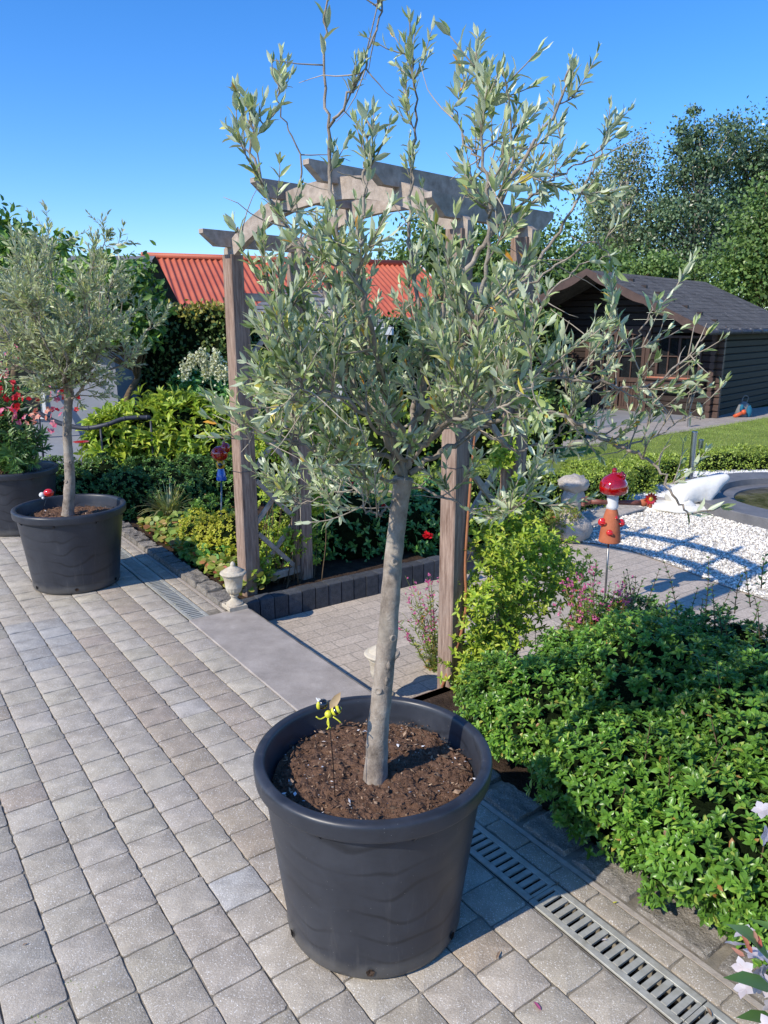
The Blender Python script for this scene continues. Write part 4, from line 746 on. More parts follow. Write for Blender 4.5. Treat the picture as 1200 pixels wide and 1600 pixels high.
# gaura: thin wands of pink flowers
def gaura(name, label, c, n, spread, hmin, hmax, lean=(0, 0)):
    c = np.array(c); t = thing(name, label, 'flowering plant', c); st = G(); lf = G(); fl = G(); LP, LD, LN, LS, FP, FD = [], [], [], [], [], []
    for i in range(n):
        a = R.uniform(0, 6.28); b = c+np.array([math.cos(a), math.sin(a), 0])*spread*.3*R.uniform(0, 1); h = R.uniform(hmin, hmax); e = b+np.array([math.cos(a)*spread*R.uniform(.2, 1)+lean[0], math.sin(a)*spread*R.uniform(.2, 1)+lean[1], h]); q = smooth_path([b, b*.45+e*.55+np.array([0, 0, h*.12]), e], 8); st.tube(q, np.linspace(.0018, .0008, len(q)), 4)
        for j in range(int(len(q)*1.6)):
            f = R.uniform(0, .75)*(len(q)-1); k = int(f); LP.append(q[k]); d = rnd(1)[0]; d[2] = abs(d[2])*.8; LD.append(d); LN.append(rnd(1)[0]); LS.append(R.uniform(.02, .04))
        for j in range(R.integers(2, 6)):
            p = q[-1-R.integers(0, 5)]+R.normal(size=3)*.006; 
            for k in range(4): FP.append(p); FD.append(rnd(1)[0])
        if FP: fl = G(); fl.scatter(QUAD, FP, FD, rnd(len(FP)), R.uniform(.009, .016, len(FP)), 1.2); obj('flower', fl, M['mauve'], t); FP, FD = [], []
    obj('stems', st, M['redleaf'], t); lf.scatter(leaf(.2), LP, LD, LN, LS); obj('foliage', lf, M['redleaf'], t)
q = g(655, 1060, -.14); gaura('gaura_plant', 'wispy pink flowered plant leaning out left of the right arch post', (q[0]+.08, q[1]+.12, -.14), 34, .16, .2, .52, (-.08, 0))
q = g(905, 1000, -.04); gaura('gaura_plant', 'wispy pink flowered plant between the golden climber and the dark shrub', (.98, 3.2, -.04), 60, .2, .35, .62)
# ---------------------------------------------------------------- left flower bed
bl = [(np.array([x, y, .12]), (.38, .3, .33)) for x, y in ((-3.0,6.9),(-2.6,6.95),(-2.2,7.0),(-1.8,7.05),(-1.45,7.1))]+[(np.array([x, y, .1]), (.3,.28,.3)) for x, y in ((-2.8,6.55),(-2.3,6.6),(-1.9,6.7))]
shrub('clipped_shrub', 'low clipped mound of small dark green leaves behind the left olive pot', 'shrub', bl, 4200, OVAL, .03, M['dgloss'], 'ros', k=6, core=.8, shell=.15)
bl = [(np.array([x, y, z]), (r, r*.8, r*1.0)) for x, y, z, r in ((-2.85,8.0,.42,.36),(-2.5,8.1,.5,.42),(-2.15,8.1,.54,.42),(-1.85,8.0,.5,.36),(-1.6,8.1,.46,.36))]
shrub('yellow_green_shrub', 'large leaved yellow green shrub behind the dark clipped mound', 'shrub', bl, 620, leaf(.3,.06,.2), .15, M['lime'], 'ros', k=7, core=.72, shell=.3, stems=16)
t = thing('hydrangea_bush', 'hydrangea with creamy white flower cones above the yellow green shrub', 'shrub', (-2.05, 8.8, -.1)); bl = [(np.array([-2.1, 8.8, .7]), (.5, .35, .45)), (np.array([-1.6, 8.8, .65]), (.35, .3, .4))]
m = G(); p, nn = blob_pts(bl, 400, .3); rosettes(m, p, nn, OVAL, .09, 6); obj('foliage', m, M['rosel'], t)
for x, y in ((300,572),(312,566),(322,580),(333,572),(343,578),(352,585),(318,560),(338,563),(289,583)):
    c = at(x, y, 8.0); m = G(); p = c+np.array([0,0,R.uniform(-.03,.05)])+R.normal(size=(260, 3))*np.array([.019, .019, .036]); m.scatter(QUAD, p, rnd(260), rnd(260), .032, 1.4); obj('flower_cone', m, M['hyd'], t)
def grass_tuft(name, label, c, n, L, mat, w=.035, spread=.9, cat='ornamental grass'):
    c = np.array(c); m = G(); k = 7
    for i in range(n):
        a = R.uniform(0, 6.28); d = np.array([math.cos(a), math.sin(a), 0]); b = c+d*R.uniform(0, .05); Lr = L*R.uniform(.6, 1.1); sp = spread*R.uniform(.2, 1); ww = L*w*R.uniform(.6, 1.1); sd_ = np.array([-d[1], d[0], 0]); v = []
        for j in range(k):
            f = j/(k-1); p = b+d*Lr*sp*f**1.3+np.array([0, 0, Lr*(f*(1.1-.25*sp)-.65*sp*f**2.4)]); wj = ww*(1-f**2.5)*.5+.0006; v += [p-sd_*wj, p+sd_*wj]
        m.add(v, [(2*j, 2*j+1, 2*j+3, 2*j+2) for j in range(k-1)])
    return tag(obj(name, m, mat), label, cat)
q = g(262, 812, 0); grass_tuft('variegated_grass', 'arching tuft of cream striped grass in the left bed', (q[0], q[1]+.05, -.01), 260, .36, M['ggrass'])
q = g(322, 850, 0); bl = [((q[0]+.02, q[1]+.1, .16), (.2, .18, .2)), ((q[0]-.02, q[1]+.02, .09), (.18, .15, .15))]; shrub('round_shrub', 'small round mid green shrub beneath the glass figure', 'shrub', bl, 900, OVAL, .026, M['gloss'], 'ros', k=6, core=.78)
q = g(358, 885, 0); bl = [((q[0]-.16, q[1]+.22, .12), (.16,.15,.2)), ((q[0]-.3, q[1]+.5, .1), (.18,.16,.18)), ((q[0]+.02, q[1]+.12, .15), (.2, .17, .24)), ((q[0]-.08, q[1]+.02, .07), (.15, .12, .13)), ((q[0]+.2, q[1]+.25, .12), (.16, .15, .18))]; shrub('golden_shrub', 'small golden yellow leaved shrub beside the left arch post', 'shrub', bl, 2300, OVAL, .02, M['golden'], 'ros', k=6, core=.7)
# ground cover along the kerb
m = G(); n = 2300; uu = R.uniform(-6.1, -4.15, n); vv = 1.83+R.uniform(0, 1, n)**1.3*.55*np.interp(uu, [-6.1, -4.15], [1.5, .5]); hh = .03+.07*R.uniform(0, 1, n); xy = U[None]*uu[:, None]+V2[None]*vv[:, None]; p = np.column_stack([xy, hh]); k = 7; a = np.linspace(-2.6, 2.6, k)
tv = [(0, 0, 0)]+[(.5+.5*math.cos(b), .5*math.sin(b)*(1.05 if i % 2 else .9), .05+.03*(i % 2)) for i, b in enumerate(a)]; tf = [(0, i+1, i+2) for i in range(k-1)]
d = rnd(n); d[:, 2] *= .3; m.scatter((tv, tf), p, d, np.tile([0, 0, 1.], (n, 1))+R.normal(size=(n, 3))*.35-np.array([.2, .2, 0]), R.uniform(.035, .062, n))
tag(obj('ground_cover', m, M['redleaf']), 'low ground cover of round green and reddish leaves along the left kerb', 'ground cover', kind='stuff')
q = g(318, 868, 0); bl = [((q[0]+.03, q[1]-.12, .05), (.15, .12, .09)), ((q[0]+.16, q[1]-.28, .05), (.12, .1, .09))]; shrub('geranium_plant', 'low clump of round dark green leaves in the pot shadow by the kerb', 'plant', bl, 260, (tv, tf), .05, M['rosel'], 'leaf', core=0, upb=.2)
# ---------------------------------------------------------------- planting behind the arch
bl = [(np.array([x, y, z]), r) for x, y, z, r in ((-.62,5.3,.15,(.3,.25,.36)),(-.25,5.35,.18,(.33,.25,.38)),(.1,5.55,.15,(.3,.25,.33)),(.4,5.8,.15,(.3,.25,.32)),(-.4,5.6,.3,(.3,.25,.3)))]
sh = shrub('rose_bush', 'dark leaved rose bush with red blooms behind the black edging wall', 'shrub', bl, 900, OVAL, .05, M['rosel'], 'ros', k=6, core=.7, base=(-.1, 5.5, -.1), stems=10)
def bloom(name, parent, c, r, mat, n=26, rg=R):
    m = G(); d = rg.normal(size=(n, 3)); d[:, 2] = np.abs(d[:, 2])*.7; d = nrows(d); m.scatter(leaf(.8, .15, -.15), np.array(c)+d*r*.1, d, nrows(-d+rg.normal(size=(n, 3))*.2), rg.uniform(.6, 1.05, n)*r); return obj(name, m, mat, parent)
for x, y, Y, r in ((556,756,5.3,.035),(582,768,5.3,.02),(668,838,4.9,.04),(540,757,5.4,.02),(600,790,5.3,.018)): bloom('flower', sh, at(x, y, Y), r, M['redp'])
bl = [(np.array([x, y, .12]), (.4, .3, .36)) for x, y in ((.85,6.2),(1.2,6.6),(.5,6.3))]; shrub('light_shrub', 'fresh green shrub behind the trunk of the near olive', 'shrub', bl, 900, OVAL, .04, M['box'], 'ros', k=6)
# clipped box hedges by the lawn
def hedge(name, label, boxes, n, tpl, size, mat, cat='hedge', group=None, topmat=None, depth=.05, lump=.03):
    t = thing(name, label, cat, np.array(boxes[0][0], float), group); m = G(); co_ = G(); tm = G(); vol = sum(b[1][0]*b[1][2]+b[1][1]*b[1][2]+b[1][0]*b[1][1] for b in boxes)
    for c, s, rz in boxes:
        k = int(n*(s[0]*s[2]+s[1]*s[2]+s[0]*s[1])/vol); p, nn = box_pts(c, s, rz, k, depth, lump)
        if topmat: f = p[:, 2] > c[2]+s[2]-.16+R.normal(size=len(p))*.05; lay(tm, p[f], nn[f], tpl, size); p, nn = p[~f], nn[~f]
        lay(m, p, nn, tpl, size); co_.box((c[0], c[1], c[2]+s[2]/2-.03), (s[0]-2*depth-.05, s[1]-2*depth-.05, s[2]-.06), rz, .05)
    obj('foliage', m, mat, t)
    if topmat: obj('yellowish_top', tm, topmat, t)  # leaves near the top take the yellower leaf colour
    obj('shade_core', co_, M['core'], t, smooth=False); return t  # dark core boxes stand in for shade within the hedge
def bx2(x0, y0, x1, y1, w, h, z=GZ):
    a = np.array(g(x0, y0, z)); b = np.array(g(x1, y1, z)); c = (a+b)/2; d = b-a; return ((c[0], c[1], z), (np.linalg.norm(d)+w*.2, w, h), math.atan2(d[1], d[0]))
hedge('box_hedge', 'long low clipped box hedge between the lawn and the white gravel', [bx2(1085,734,1420,728,.42,.25)], 9000, QUAD, .028, M['box'], group='clipped box hedges')
hedge('box_hedge', 'low box hedge behind the red capped clay figure and stone mushroom', [bx2(865,800,965,782,.42,.36), bx2(700,835,850,805,.4,.30)], 9000, QUAD, .028, M['box'], group='clipped box hedges')
q = g(985, 768, GZ); hedge('box_hedge', 'square clipped box block right of the red glass cap', [((q[0], q[1], GZ), (.44, .42, .33), .3)], 3500, QUAD, .028, M['box'], group='clipped box hedges')
q = g(925, 780, GZ); hedge('box_hedge', 'taller clipped box block behind the red glass cap', [((q[0]+.02, q[1]+.3, GZ), (.45, .42, .34), .25)], 3500, QUAD, .028, M['box'], group='clipped box hedges')
q = g(1038, 756, GZ); hedge('box_hedge', 'clipped box block beside the steel post', [((q[0]-.05, q[1]+.1, GZ), (.5, .42, .31), .2)], 3500, QUAD, .028, M['box'], group='clipped box hedges')
q = g(850, 830, GZ); shrub('box_ball', 'round clipped box ball beside the right arch post', 'shrub', [((q[0], q[1]+.2, GZ+.2), (.3, .28, .3))], 4200, QUAD, .028, M['box'], 'leaf', base=(q[0], q[1]+.2, GZ), core=.88, shell=.1)
q = g(890, 690, GZ); shrub('dark_round_shrub', 'dark rounded shrub at the cabin path edge', 'shrub', [((q[0]-.1, q[1]+.4, GZ+.2), (.55, .4, .42)), ((q[0]-.7, q[1]+.5, GZ+.25), (.5, .4, .45))], 2500, OVAL, .07, M['dgloss'], 'leaf', base=(q[0], q[1]+.4, GZ), core=.85)
for x0, x1, Y, h, lab in ((470,640,9.5,.75,'tall green shrub border left of the olive trunk seen past the arch'),(640,830,10.5,.85,'sunny green shrub border behind the olive crown toward the cabin')):
    a = at(x0, 700, Y)[0]; b = at(x1, 700, Y)[0]; bl = [(np.array([a+(b-a)*f, Y+R.uniform(-.3, .3), GZ+h*.45]), (.5, .4, h*R.uniform(.5, .7))) for f in np.linspace(0, 1, 5)]; shrub('border_shrub', lab, 'shrub', bl, 1900, OVAL, .085, M['box'], 'leaf', base=(a, Y, GZ), core=.85, group='shrubs behind the arch')
# tall yew hedge on the left
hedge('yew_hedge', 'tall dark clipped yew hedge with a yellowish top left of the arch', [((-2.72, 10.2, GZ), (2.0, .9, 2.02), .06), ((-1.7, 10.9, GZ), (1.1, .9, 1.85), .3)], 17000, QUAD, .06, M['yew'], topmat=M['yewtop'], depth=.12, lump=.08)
hedge('rear_hedge', 'tall dark hedge between the pavilion and the red roofed building', [((.3, 13.4, GZ), (3.6, .8, 1.86), .05)], 12000, QUAD, .08, M['yew'], depth=.15, lump=.12)
hedge('rear_hedge', 'dark green hedge seen through the olive crown behind the arch', [((1.6, 15.5, GZ), (3.6, 1, 2.0), .0)], 10000, QUAD, .09, M['yew'], depth=.15, lump=.15)
# ---------------------------------------------------------------- trees
def tree(name, label, base, blobs, n, size, mat, trunkr=.18, group=None, weep=0, clumps=60, tpl=QUAD, seed=1, bark=None, dens=.30):
    base = np.array(base, float); rg = np.random.default_rng(seed); t = thing(name, label, 'tree', base, group); w = G(); zmax = max(b[0][2]+b[1][2] for b in blobs); tp = np.array([np.mean([b[0][0] for b in blobs]), np.mean([b[0][1] for b in blobs]), zmax*.86])
    q = smooth_path([base, base*.66+tp*.34+rg.normal(size=3)*.15, base*.3+tp*.7+rg.normal(size=3)*.2, tp], 6); w.tube(q, np.linspace(trunkr, trunkr*.12, len(q)), 8); P_, N_ = [], []; per = n//clumps
    vol = np.array([np.prod(b[1]) for b in blobs])**.67; vol /= vol.sum()
    for i in range(clumps):
        j = rg.choice(len(blobs), p=vol); c, r = blobs[j]; d = nrm(rg.normal(size=3)); e = np.array(c)+d*np.array(r)*rg.uniform(.35, 1.0); s = q[min(len(q)-1, int(np.clip((e[2]-base[2])/(tp[2]-base[2])*.75, .15, .95)*len(q)))]; lim = smooth_path([s, s*.5+e*.5+np.array([0, 0, -.05*np.linalg.norm(e-s)]), e], 4); w.tube(lim, np.linspace(trunkr*.22, trunkr*.04, len(lim)), 5)
        cr = dens*min(r)*rg.uniform(.7, 1.5)
        k = per; f = rg.normal(size=(k, 3))*cr*np.array([1, 1, .7]); f2 = f+(e-s)*(-rg.uniform(0, .25, (k, 1)))*0; pp = e+f2
        if weep: pp[:, 2] -= np.abs(rg.normal(size=k))*weep; 
        P_.append(pp); N_.append(nrows(f+d*cr))
    p = np.concatenate(P_); nn = np.concatenate(N_); m = G(); n_ = len(p); d = rg.normal(size=(n_, 3)); d[:, 2] -= .6 if weep else .1; m.scatter(tpl, p, d, nn+rg.normal(size=(n_, 3))*.7, rg.uniform(size*.7, size*1.3, n_)); obj('trunk', w, bark or M['dtwig'], t); obj('crown', m, mat, t); return t
def tb(x, y, Y, rx, rz): c = at(x, y, Y); return (c, (rx, rx*.8, rz))
k = 30/1180
tree('birch_tree', 'greyish weeping birch left of the poplar behind the cabin', (*at(965,480,34)[:2], GZ), [tb(968,320,34,1.6,2.2), tb(945,370,34,1.5,1.8), tb(985,250,34,.9,1.3), tb(1000,340,34,1.4,2.0), tb(925,300,34,.9,1.4)], 13000, .13, M['birch'], .2, weep=.7, clumps=120, seed=4, bark=M['gstone'], group='trees beyond the cabin')
tree('poplar_tree', 'tall narrow topped poplar with shimmering leaves behind the cabin roof', (*at(1085,480,33)[:2], GZ), [tb(1078,210,33,.75,1.4), tb(1080,300,33,1.3,2.0), tb(1060,360,33,1.6,2.0), tb(1110,370,33,1.3,2.0), tb(1070,430,33,1.9,1.6), tb(1118,240,33,1.1,1.3)], 20000, .145, M['poplar'], .25, clumps=150, seed=5, bark=M['gstone'], group='trees beyond the cabin')
tree('poplar_tree', 'second broad poplar at the right edge of the photo', (*at(1180,480,35)[:2], GZ), [tb(1150,240,35,1.3,2.0), tb(1190,250,35,1.6,2.0), tb(1180,330,35,2.0,2.4), tb(1235,300,35,2.2,3.4), tb(1145,350,35,1.2,1.8)], 21000, .15, M['poplar'], .28, clumps=160, seed=6, group='trees beyond the cabin')
tree('dark_tree', 'dark green bushy tree just behind the right end of the cabin roof', (*at(1190,480,25)[:2], GZ), [tb(1185,410,25,1.3,1.5), tb(1230,380,25,1.8,2.4), tb(1140,440,25,1.0,.9)], 16000, .14, M['tree'], .2, clumps=90, seed=7, group='trees beyond the cabin')
tree('bushy_tree', 'yellowish green bushes above the cabin ridge left of the poplars', (*at(960,480,27)[:2], GZ), [tb(950,430,27,1.3,.9), tb(900,430,27,1.2,1.1), tb(1010,430,27,1.3,.9), tb(1060,440,27,1.2,.9)], 14000, .13, M['tree'], .12, clumps=80, seed=8, group='trees beyond the cabin')
tree('garden_tree', 'green leafy tree seen through the olive crown above the arch path', (*at(640,500,19)[:2], GZ), [tb(640,440,19,1.0,.9), tb(700,400,19,1.2,1.3), tb(600,480,19,.7,.5)], 13000, .11, M['tree'], .12, clumps=80, seed=9, group='trees behind the arch')
tree('garden_tree', 'broad green tree behind the right arch post', (*at(800,520,18)[:2], GZ), [tb(790,450,18,1.2,1.4), tb(850,430,18,1.0,1.2), tb(740,470,18,1.0,1.0), tb(880,470,18,.8,.8)], 15000, .11, M['tree'], .13, clumps=90, seed=10, group='trees behind the arch')
tree('leafy_tree', 'dark leafy tree rising behind the left olive crown', (*at(180,500,8.4)[:2], GZ), [tb(165,455,8.4,.5,.42), tb(195,450,8.4,.36,.45), tb(110,460,8.4,.45,.35), tb(210,510,8.4,.3,.4)], 4600, .09, M['vine'], .06, clumps=80, seed=12, tpl=OVAL, group='trees at the left edge')
tree('leafy_tree', 'broad leaved green tree at the left edge above the slate roof', (*at(-10,480,9)[:2], GZ), [tb(10,385,9,.42,.25), tb(-40,385,9,.6,.4), tb(60,395,9,.35,.2), tb(-10,420,9,.5,.25)], 3200, .11, M['vine'], .06, clumps=50, seed=13, tpl=OVAL, group='trees at the left edge')
m = G()
# ---------------------------------------------------------------- oleanders
def oleander(name, label, base, blobs, nst, nfl, petals, leafl, fl_pts=None, seed=2, psz=.022):
    rg = np.random.default_rng(seed); base = np.array(base); t = thing(name, label, 'oleander', base); st = G(); lf = G(); LP, LD, LN, LS = [], [], [], []; tips = []
    for i in range(nst):
        c, r = blobs[i % len(blobs)]; e = np.array(c)+nrm(rg.normal(size=3))*np.array(r)*rg.uniform(.3, 1); b = base+rg.normal(size=3)*np.array([.06, .06, 0]); q = smooth_path([b, b*.5+e*.5+np.array([0, 0, .05]), e], 7); st.tube(q, np.linspace(.006, .0022, len(q)), 5); tips.append(e)
        T = nrows(np.gradient(q, axis=0))
        for j in range(3, len(q)):
            for k in range(6): a = rg.uniform(0, 6.28); x = nrm(np.cross(T[j], (.3, .8, .2))); y = np.cross(T[j], x); o = x*math.cos(a)+y*math.sin(a); f = rg.uniform(0, 1); LP.append(q[j-1]*(1-f)+q[j]*f); LD.append(nrm(T[j]*.7+o)); LN.append(nrm(T[j]-o*.7)); LS.append(leafl*rg.uniform(.6, 1.15))
    lf.scatter(SLIM if leafl > .1 else leaf(.2, .04, .1), LP, LD, LN, LS); obj('stems', st, M['dtwig'], t); obj('foliage', lf, M['oleander'], t)
    pts = fl_pts if fl_pts is not None else [(x+rg.normal(size=3)*.02, petals[rg.integers(len(petals))]) for x in tips[:nfl]]
    for c, mat in pts:
        for q in range(7):
            m = G(); fc = np.array(c)+rg.normal(size=3)*psz*1.4; ax_ = nrm(rg.normal(size=3)+np.array([-.3, -.5, .6])); x = nrm(np.cross(ax_, rg.normal(size=3))); y = np.cross(ax_, x)
            A = [2*math.pi*j/5 for j in range(5)]; d = [nrm(x*math.cos(a)+y*math.sin(a)+ax_*.25) for a in A]; m.scatter(leaf(.75, .06, .1), [fc]*5, d, [ax_]*5, psz); obj('flower', m, mat, t)
    return t
fp = [(at(x, y, Y), M[k]) for x, y, Y, k in ((12,615,5.7,'redp'),(22,635,5.7,'redp'),(42,615,5.75,'redp'),(8,600,5.7,'redp'),(28,648,5.65,'pink'),(10,580,5.8,'pink'),(25,562,5.8,'pink'),(5,645,5.6,'pink'),(68,640,5.7,'bud'),(76,552,5.8,'pink'),(82,615,5.75,'pink'),(86,658,5.7,'pink'),(100,612,5.9,'redp'),(98,636,5.9,'redp'),(15,555,5.9,'pink'),(52,655,5.6,'bud'),(-12,600,5.7,'redp'),(-15,640,5.7,'pink'))]
oleander('oleander_bush', 'oleander with dark leaves and clusters of pink and red flowers at the left edge', op+np.array([0, 0, .44]), [(np.array([-2.95,5.95,.95]), (.32,.3,.35)), (np.array([-3.15,6.0,.9]), (.35,.3,.3)), (np.array([-2.85,5.85,.75]), (.2,.2,.25)), (np.array([-3.1,6.0,1.15]), (.35,.3,.25))], 130, 0, None, .085, fp, psz=.026)
fp = [(at(1192,1560,.95), M['whitep']), (at(1206,1500,.97), M['whitep']), (at(1208,1600,.93), M['whitep']), (at(1218,1300,1.1), M['whitep'])]
ol = oleander('oleander_plant', 'pale pink oleander reaching into the bottom right corner', (1.0, .75, 0), [(np.array([.72,.95,.62]), (.1,.1,.1)), (np.array([.9,.9,.7]), (.15,.15,.15))], 9, 0, None, .11, fp, psz=.019)
m = G(); s0 = at(1190, 1512, .95)
for x, y in ((1160,1462),(1178,1455),(1150,1485),(1168,1478),(1186,1470)): e = at(x, y, .955); m.scatter(leaf(.26, .09, .0), [s0*.35+e*.65], [e-s0], [(0,-1,.6)], .026); m.scatter(leaf(.26, -.09, .0), [s0*.35+e*.65], [e-s0], [(0,1,-.6)], .026)
obj('flower_bud', m, M['bud'], ol)
m = G()
for x0, y0, x1, y1 in ((1210,1545,1140,1522),(1215,1595,1158,1585),(1205,1500,1150,1440)): a, b = at(x0, y0, .96), at(x1, y1, .93); m.scatter(SLIM, [a], [b-a], [(0,-.4,1)], np.linalg.norm(b-a), 1.6)
obj('long_leaf', m, M['oleander'], ol)
# ---------------------------------------------------------------- log cabin
CC = np.array([6.35, 14.75]); ca = math.radians(43); e1 = np.array([-math.cos(ca), math.sin(ca)]); e2 = np.array([math.sin(ca), math.cos(ca)])
def K(a, b, z): q = CC+e1*a+e2*b; return np.array([q[0], q[1], z])
CW, CL, EZ, RZ = 4.4, 4.6, 1.60, 2.62; zb = GZ
cb = thing('log_cabin', 'dark brown wooden log cabin with a gabled shingle roof beyond the lawn', 'cabin', K(0, 0, zb))
raz = math.atan2(e1[1], e1[0]); nb = 13; bh = (EZ-zb)/nb
def boards(a0, a1, b, z0, z1, m, side=0):     # stacked rounded boards along the wall
    z = z0
    while z < z1-.01:
        h = min(bh, z1-z)
        p, q = (K(a0, b, z+h/2), K(a1, b, z+h/2)) if side == 0 else (K(b, a0, z+h/2), K(b, a1, z+h/2)); m.bar(p, q, .07, h-.004, ch=.016); z += h
m = G()
openings = [(.25, 1.15, .62, 1.42), (1.35, 2.65, zb, 1.55), (3.0, 3.95, .62, 1.42)]     # window, door, window
z = zb
while z < EZ-.01:
    zc = z+bh/2; a = 0
    for o0, o1, y0, y1 in openings:
        if y0-.02 < zc < y1+.02: m.bar(K(a, 0, zc), K(o0, 0, zc), .07, bh-.004, ch=.016); a = o1
    m.bar(K(a, 0, zc), K(CW, 0, zc), .07, bh-.004, ch=.016); z += bh
z = EZ; 
while z < RZ-.03:
    hw = CW/2*(RZ-z)/(RZ-EZ)-.04
    if hw > .05: m.bar(K(CW/2-hw, 0, z+bh/2), K(CW/2+hw, 0, z+bh/2), .07, bh-.004, ch=.016)
    z += bh
obj('front_wall', m, M['cabin'], cb, smooth=False)
m = G(); boards(.04, CL, 0, zb, EZ, m, 1); obj('side_wall', m, M['cabin_green_shade'], cb, smooth=False)  # darker boards carry the shade of this side
m = G(); boards(.04, CL, CW, zb, EZ, m, 1); boards(0, CW, CL, zb, EZ, m); obj('rear_walls', m, M['cabin'], cb, smooth=False)
m = G(); m2 = G(); z = zb
while z < EZ-.02:
    for a, b, d in ((-.12, 0, 0), (0, -.12, 1)):
        p = K(-.16, 0, z+bh/2) if d == 0 else K(0, -.16, z+bh/2+.0); q = K(-.03, 0, z+bh/2) if d == 0 else K(0, -.03, z+bh/2); m.bar(p, q, .09, bh-.008, ch=.03)
    p = K(CW, -.16, z+bh/2); m2.bar(p, K(CW, -.03, z+bh/2), .09, bh-.008, ch=.03); z += bh
obj('corner_logs', m, M['frame'], cb, smooth=False); obj('corner_logs', m2, M['frame'], cb, smooth=False)
# roof
ov, of, ob = .22, 1.15, .3; th = .05; sl = (RZ-EZ)/(CW/2)
for sgn, nm in ((-1, 0), (1, 1)):
    m = G(); a_r = CW/2; a_e = -ov if sgn < 0 else CW+ov; ze = EZ-sl*ov+.05; zr = RZ+.05; nst = 14; v = []
    for i in range(nst):
        f0, f1 = i/nst, (i+1)/nst; A0, A1 = a_r+(a_e-a_r)*f0, a_r+(a_e-a_r)*f1; Z0, Z1 = zr+(ze-zr)*f0, zr+(ze-zr)*f1; lift = .005
        vv = [K(A0, -of, Z0), K(A0, CL+ob, Z0), K(A1, CL+ob, Z1+lift), K(A1, -of, Z1+lift), K(A1, CL+ob, Z1-.01), K(A1, -of, Z1-.01)]; m.add(vv, [(0, 1, 2, 3), (3, 2, 4, 5)])
    m.add([K(a_r, -of, zr-th), K(a_r, CL+ob, zr-th), K(a_e, CL+ob, ze-th), K(a_e, -of, ze-th)], [(3, 2, 1, 0)]); obj('roof', m, M['shingle'], cb, smooth=False)
    m = G(); n = 36; v = []      # scalloped bargeboard
    for i in range(n+1):
        f = i/n; A0 = a_r+(a_e-a_r)*f; Z = zr+(ze-zr)*f; dp = .17+.035*abs(math.sin(f*math.pi*3.5)); dp = .10+.045*abs(math.sin(f*math.pi*4))
        for b in (-of-.025, -of+.005): v += [K(A0, b, Z+.025), K(A0, b, Z-dp)]
    f_ = [];
    for i in range(n):
        q = i*4; f_ += [(q, q+1, q+5, q+4), (q+3, q+2, q+6, q+7), (q+1, q+3, q+7, q+5), (q+2, q, q+4, q+6)]
    m.add(v, f_); obj('bargeboard', m, M['frame'], cb, smooth=False)
m = G(); m.tube([K(-ov-.05, -of+.05, EZ-sl*ov+.0), K(-ov-.05, CL+ob, EZ-sl*ov)], .045, 10)
for k in range(9): m.box(K(-ov-.05, -of+.3+k*.6, EZ-sl*ov+.02), (.12, .03, .1), raz, .004)
obj('gutter', m, M['hose'], cb)
def window(o0, o1, y0, y1, nx, ny):
    w = thing_part = G(); fw = .05
    for a, b, c, d in ((o0, y0, o1, y0), (o0, y1, o1, y1)): w.bar(K(a, -.035, b), K(c, -.035, d), .06, fw)
    for a in (o0, o1): w.bar(K(a, -.035, y0-.025), K(a, -.035, y1+.025), .06, fw, (e1[0], e1[1], 0))
    f = obj('window', w, M['frame'], cb, smooth=False); m = G(); m.add([K(o0, .0, y0), K(o1, .0, y0), K(o1, .0, y1), K(o0, .0, y1)], [(0, 1, 2, 3)]); obj('pane', m, M['glass'], f, smooth=False)
    m = G()
    for i in range(1, nx): a = o0+(o1-o0)*i/nx; m.bar(K(a, -.02, y0), K(a, -.02, y1), .03, .028 if i != nx//2 else .05, (e1[0], e1[1], 0))
    for j in range(1, ny): z = y0+(y1-y0)*j/ny; m.bar(K(o0, -.018, z), K(o1, -.018, z), .03, .025)
    obj('glazing_bar', m, M['frame'], f, smooth=False)
window(.27, 1.13, .64, 1.40, 4, 2); window(3.02, 3.93, .64, 1.40, 4, 2)
for a0, a1 in ((.12, 1.28), (2.88, 4.05)):
    m = G(); m.bar(K(a0, -.17, .50), K(a1, -.17, .50), .2, .15, ch=.01); m.bar(K(a0, -.20, .585), K(a1, -.20, .585), .26, .03); bxo = obj('flower_box', m, M['frame'], cb, smooth=False); m = G(); m.bar(K(a0+.05, -.17, .606), K(a1-.05, -.17, .606), .15, .03); obj('terracotta_trough', m, M['orange'], bxo, smooth=False)
for k, (a0, a1) in enumerate(((1.40, 1.98), (2.02, 2.60))):
    m = G(); zt = 1.5
    for a in (a0+.03, a1-.03): m.bar(K(a, -.02, zb+.02), K(a, -.02, zt), .05, .07, (e1[0], e1[1], 0))
    for z in (zb+.06, .52, zt-.03): m.bar(K(a0+.06, -.02, z), K(a1-.06, -.02, z), .05, .09)
    for i in range(1, 8): a = a0+.05+(a1-a0-.1)*i/8; m.bar(K(a, -.0, zb+.1), K(a, -.0, .49), .03, (a1-a0-.1)/8-.006, (e1[0], e1[1], 0))
    d = obj('door', m, M['frame'], cb, smooth=False); m = G(); m.add([K(a0+.05, .01, .55), K(a1-.05, .01, .55), K(a1-.05, .01, zt-.05), K(a0+.05, .01, zt-.05)], [(0, 1, 2, 3)]); obj('pane', m, M['glass'], d, smooth=False)
    m = G(); am = (a0+a1)/2; m.bar(K(am, -.01, .56), K(am, -.01, zt-.07), .025, .025, (e1[0], e1[1], 0)); m.bar(K(a0+.06, -.008, 1.0), K(a1-.06, -.008, 1.0), .025, .025); obj('glazing_bar', m, M['frame'], d, smooth=False)
m = G()
for a in (1.33, 2.67): m.bar(K(a, -.03, zb), K(a, -.03, 1.6), .08, .09, (e1[0], e1[1], 0))
